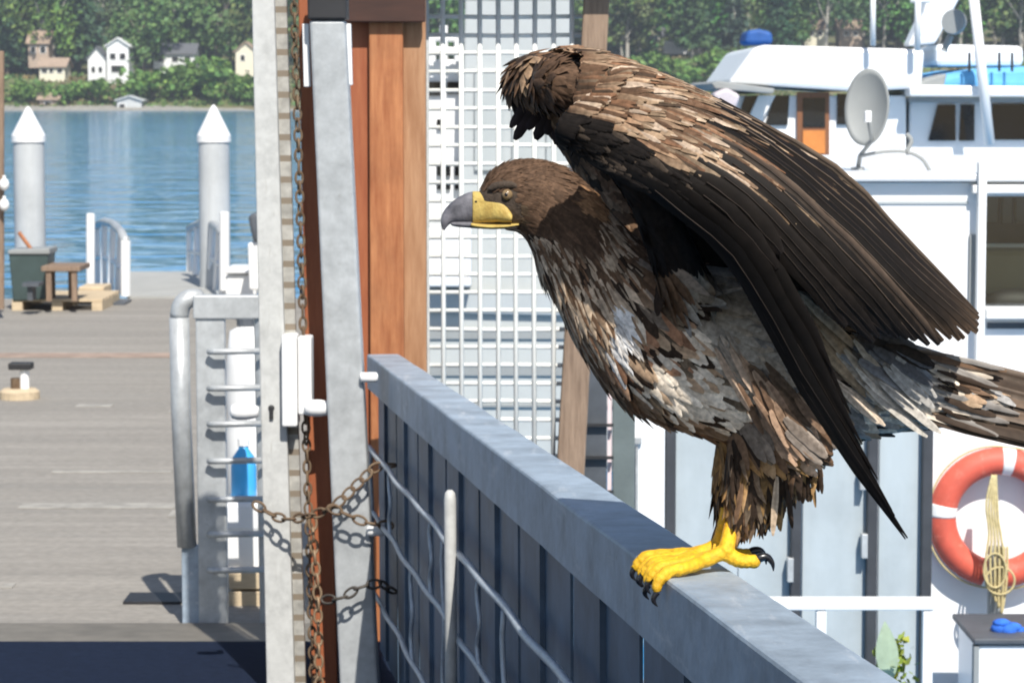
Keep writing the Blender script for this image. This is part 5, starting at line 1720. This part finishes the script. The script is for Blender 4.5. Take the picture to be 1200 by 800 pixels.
for sgn in (-1, 1):
    nb = V(560, 236); mb.ball((nb.x, 4.0 + sgn*.0155, nb.z), .0030, 10, 6, sc=(1.5, .5, .8))
mb.build('nostril', M['talon'], cr, smooth=True)
for sgn in (-1, 1):
    c = V(594.5, 227); c.y = 4.0 + sgn*.0375
    mb = MB(); mb.ball(c, .0080, 18, 12, sc=(1, .75, 1)); ey = mb.build('eye', M['eye'], eagle, smooth=True)
    mb = MB(); mb.ball((c.x - .001, c.y + sgn*.0042, c.z), .0036, 14, 8, sc=(1, .55, 1)); mb.build('pupil', M['talon'], ey, smooth=True)
    mb = MB(); mb.tube(spline([V(572, 222), V(584, 217), V(598, 216), V(610, 219)], 12), [.002, .004, .0055, .006, .006, .006, .006, .006, .0055, .005, .004, .002], 8)
    for v in mb.v: v.y += sgn*(.026 + .010*min(1, max(0, (v.x - V(572, 222).x)/.03)))
    mb.build('brow_ridge', M['skin'], eagle, smooth=True)

# ------------------------------------------------------------ feet on the rail
def rail_top(px_n, t):
    return RP(t, px_n, 0)
def foot(t0, n0, near):
    """t0 along the rail, n0 across its top; toes point to the walkway side (left)"""
    ank = RP(t0, n0, .030)
    mb = MB()
    def seg(pts, rs):
        s = spline(pts, 22)
        K = len(rs)
        mb.tube(s, [cr1(rs, k/21*(K-1)) + .0006*math.sin(k*2.1) for k in range(22)], 12)
    kn = ank + (Vector((.012, .020, .034)) if near else Vector((.010, -.01, .034)))
    seg([kn + Vector((.004, .012 if near else 0, .024)), kn, ank + Vector((.004, 0, .006)), ank], [.0100, .0110, .012, .0125])
    tal = []
    # front toes: over the top of the rail and down across its edge
    for dt, edge_dt, drop in ((-.014, -.034, .018), (.0, .002, .008), (.014, .036, .006)):
        a_ = RP(t0 + dt*.5, n0 - .030, .019)
        b_ = RP(t0 + dt + edge_dt*.6, n0*.35, .0135)
        c_ = RP(t0 + dt + edge_dt, .002, .0095)
        e_ = RP(t0 + dt + edge_dt*1.12, -.0125, -.006)
        g_ = RP(t0 + dt + edge_dt*1.15, -.0135, -drop)
        seg([ank, a_, b_, c_, e_, g_], [.0115, .0106, .0098, .0092, .0084, .0062])
        for q in (a_.lerp(b_, .5), b_.lerp(c_, .45), c_.lerp(e_, .3)):
            mb.ball(q, .0104, 10, 7)
        tal.append((g_, (-N*.25 - UP).normalized()))
    d = (N*1.0 + D*-.12).normalized()
    p = [ank, ank + d*.022 - UP*.012, ank + d*.044 - UP*.014]
    seg(p, [.0118, .0112, .0095]); mb.ball(p[-1], .0105, 10, 7)
    tal.append((p[-1], d))
    o = mb.build('foot', M['foot_yellow'], eagle)
    rmx = o.modifiers.new('r', 'REMESH'); rmx.mode = 'VOXEL'; rmx.voxel_size = .0014
    sx_ = o.modifiers.new('s', 'SMOOTH'); sx_.iterations = 3
    dg = bpy.context.evaluated_depsgraph_get()
    m2 = bpy.data.meshes.new_from_object(o.evaluated_get(dg))
    o.modifiers.clear(); o.data = m2
    m2.polygons.foreach_set('use_smooth', [True]*len(m2.polygons))
    for k, (q, d) in enumerate(tal):
        mb = MB()
        if k == 3:   # the big hind claw arches up and over
            arc = [q, q + d*.010 + UP*.006, q + d*.020 + UP*.006, q + d*.027 - UP*.003, q + d*.0285 - UP*.014]
            rs = [.0072, .0068, .0055, .0036, .0008]
        else:
            arc = [q, q + d*.008 - N*.003, q + d*.015 - N*.001, q + d*.022 + N*.006]
            rs = [.0048, .0042, .0030, .0007]
        s = spline(arc, 14)
        mb.tube(s, [cr1(rs, i/13*(len(rs)-1)) for i in range(14)], 10)
        mb.build('talon', M['talon'], o, smooth=True)
    return kn

# where the drawing has the foot: over the walkway-side half of the rail top
tq = P(832, 660, 3.97)
rel = tq - F0
t_f = rel.dot(D)
n_f = rel.dot(N)
print('foot at', t_f, n_f)
foot(t_f - .035, .095, True)
foot(t_f + .035, .100, False)
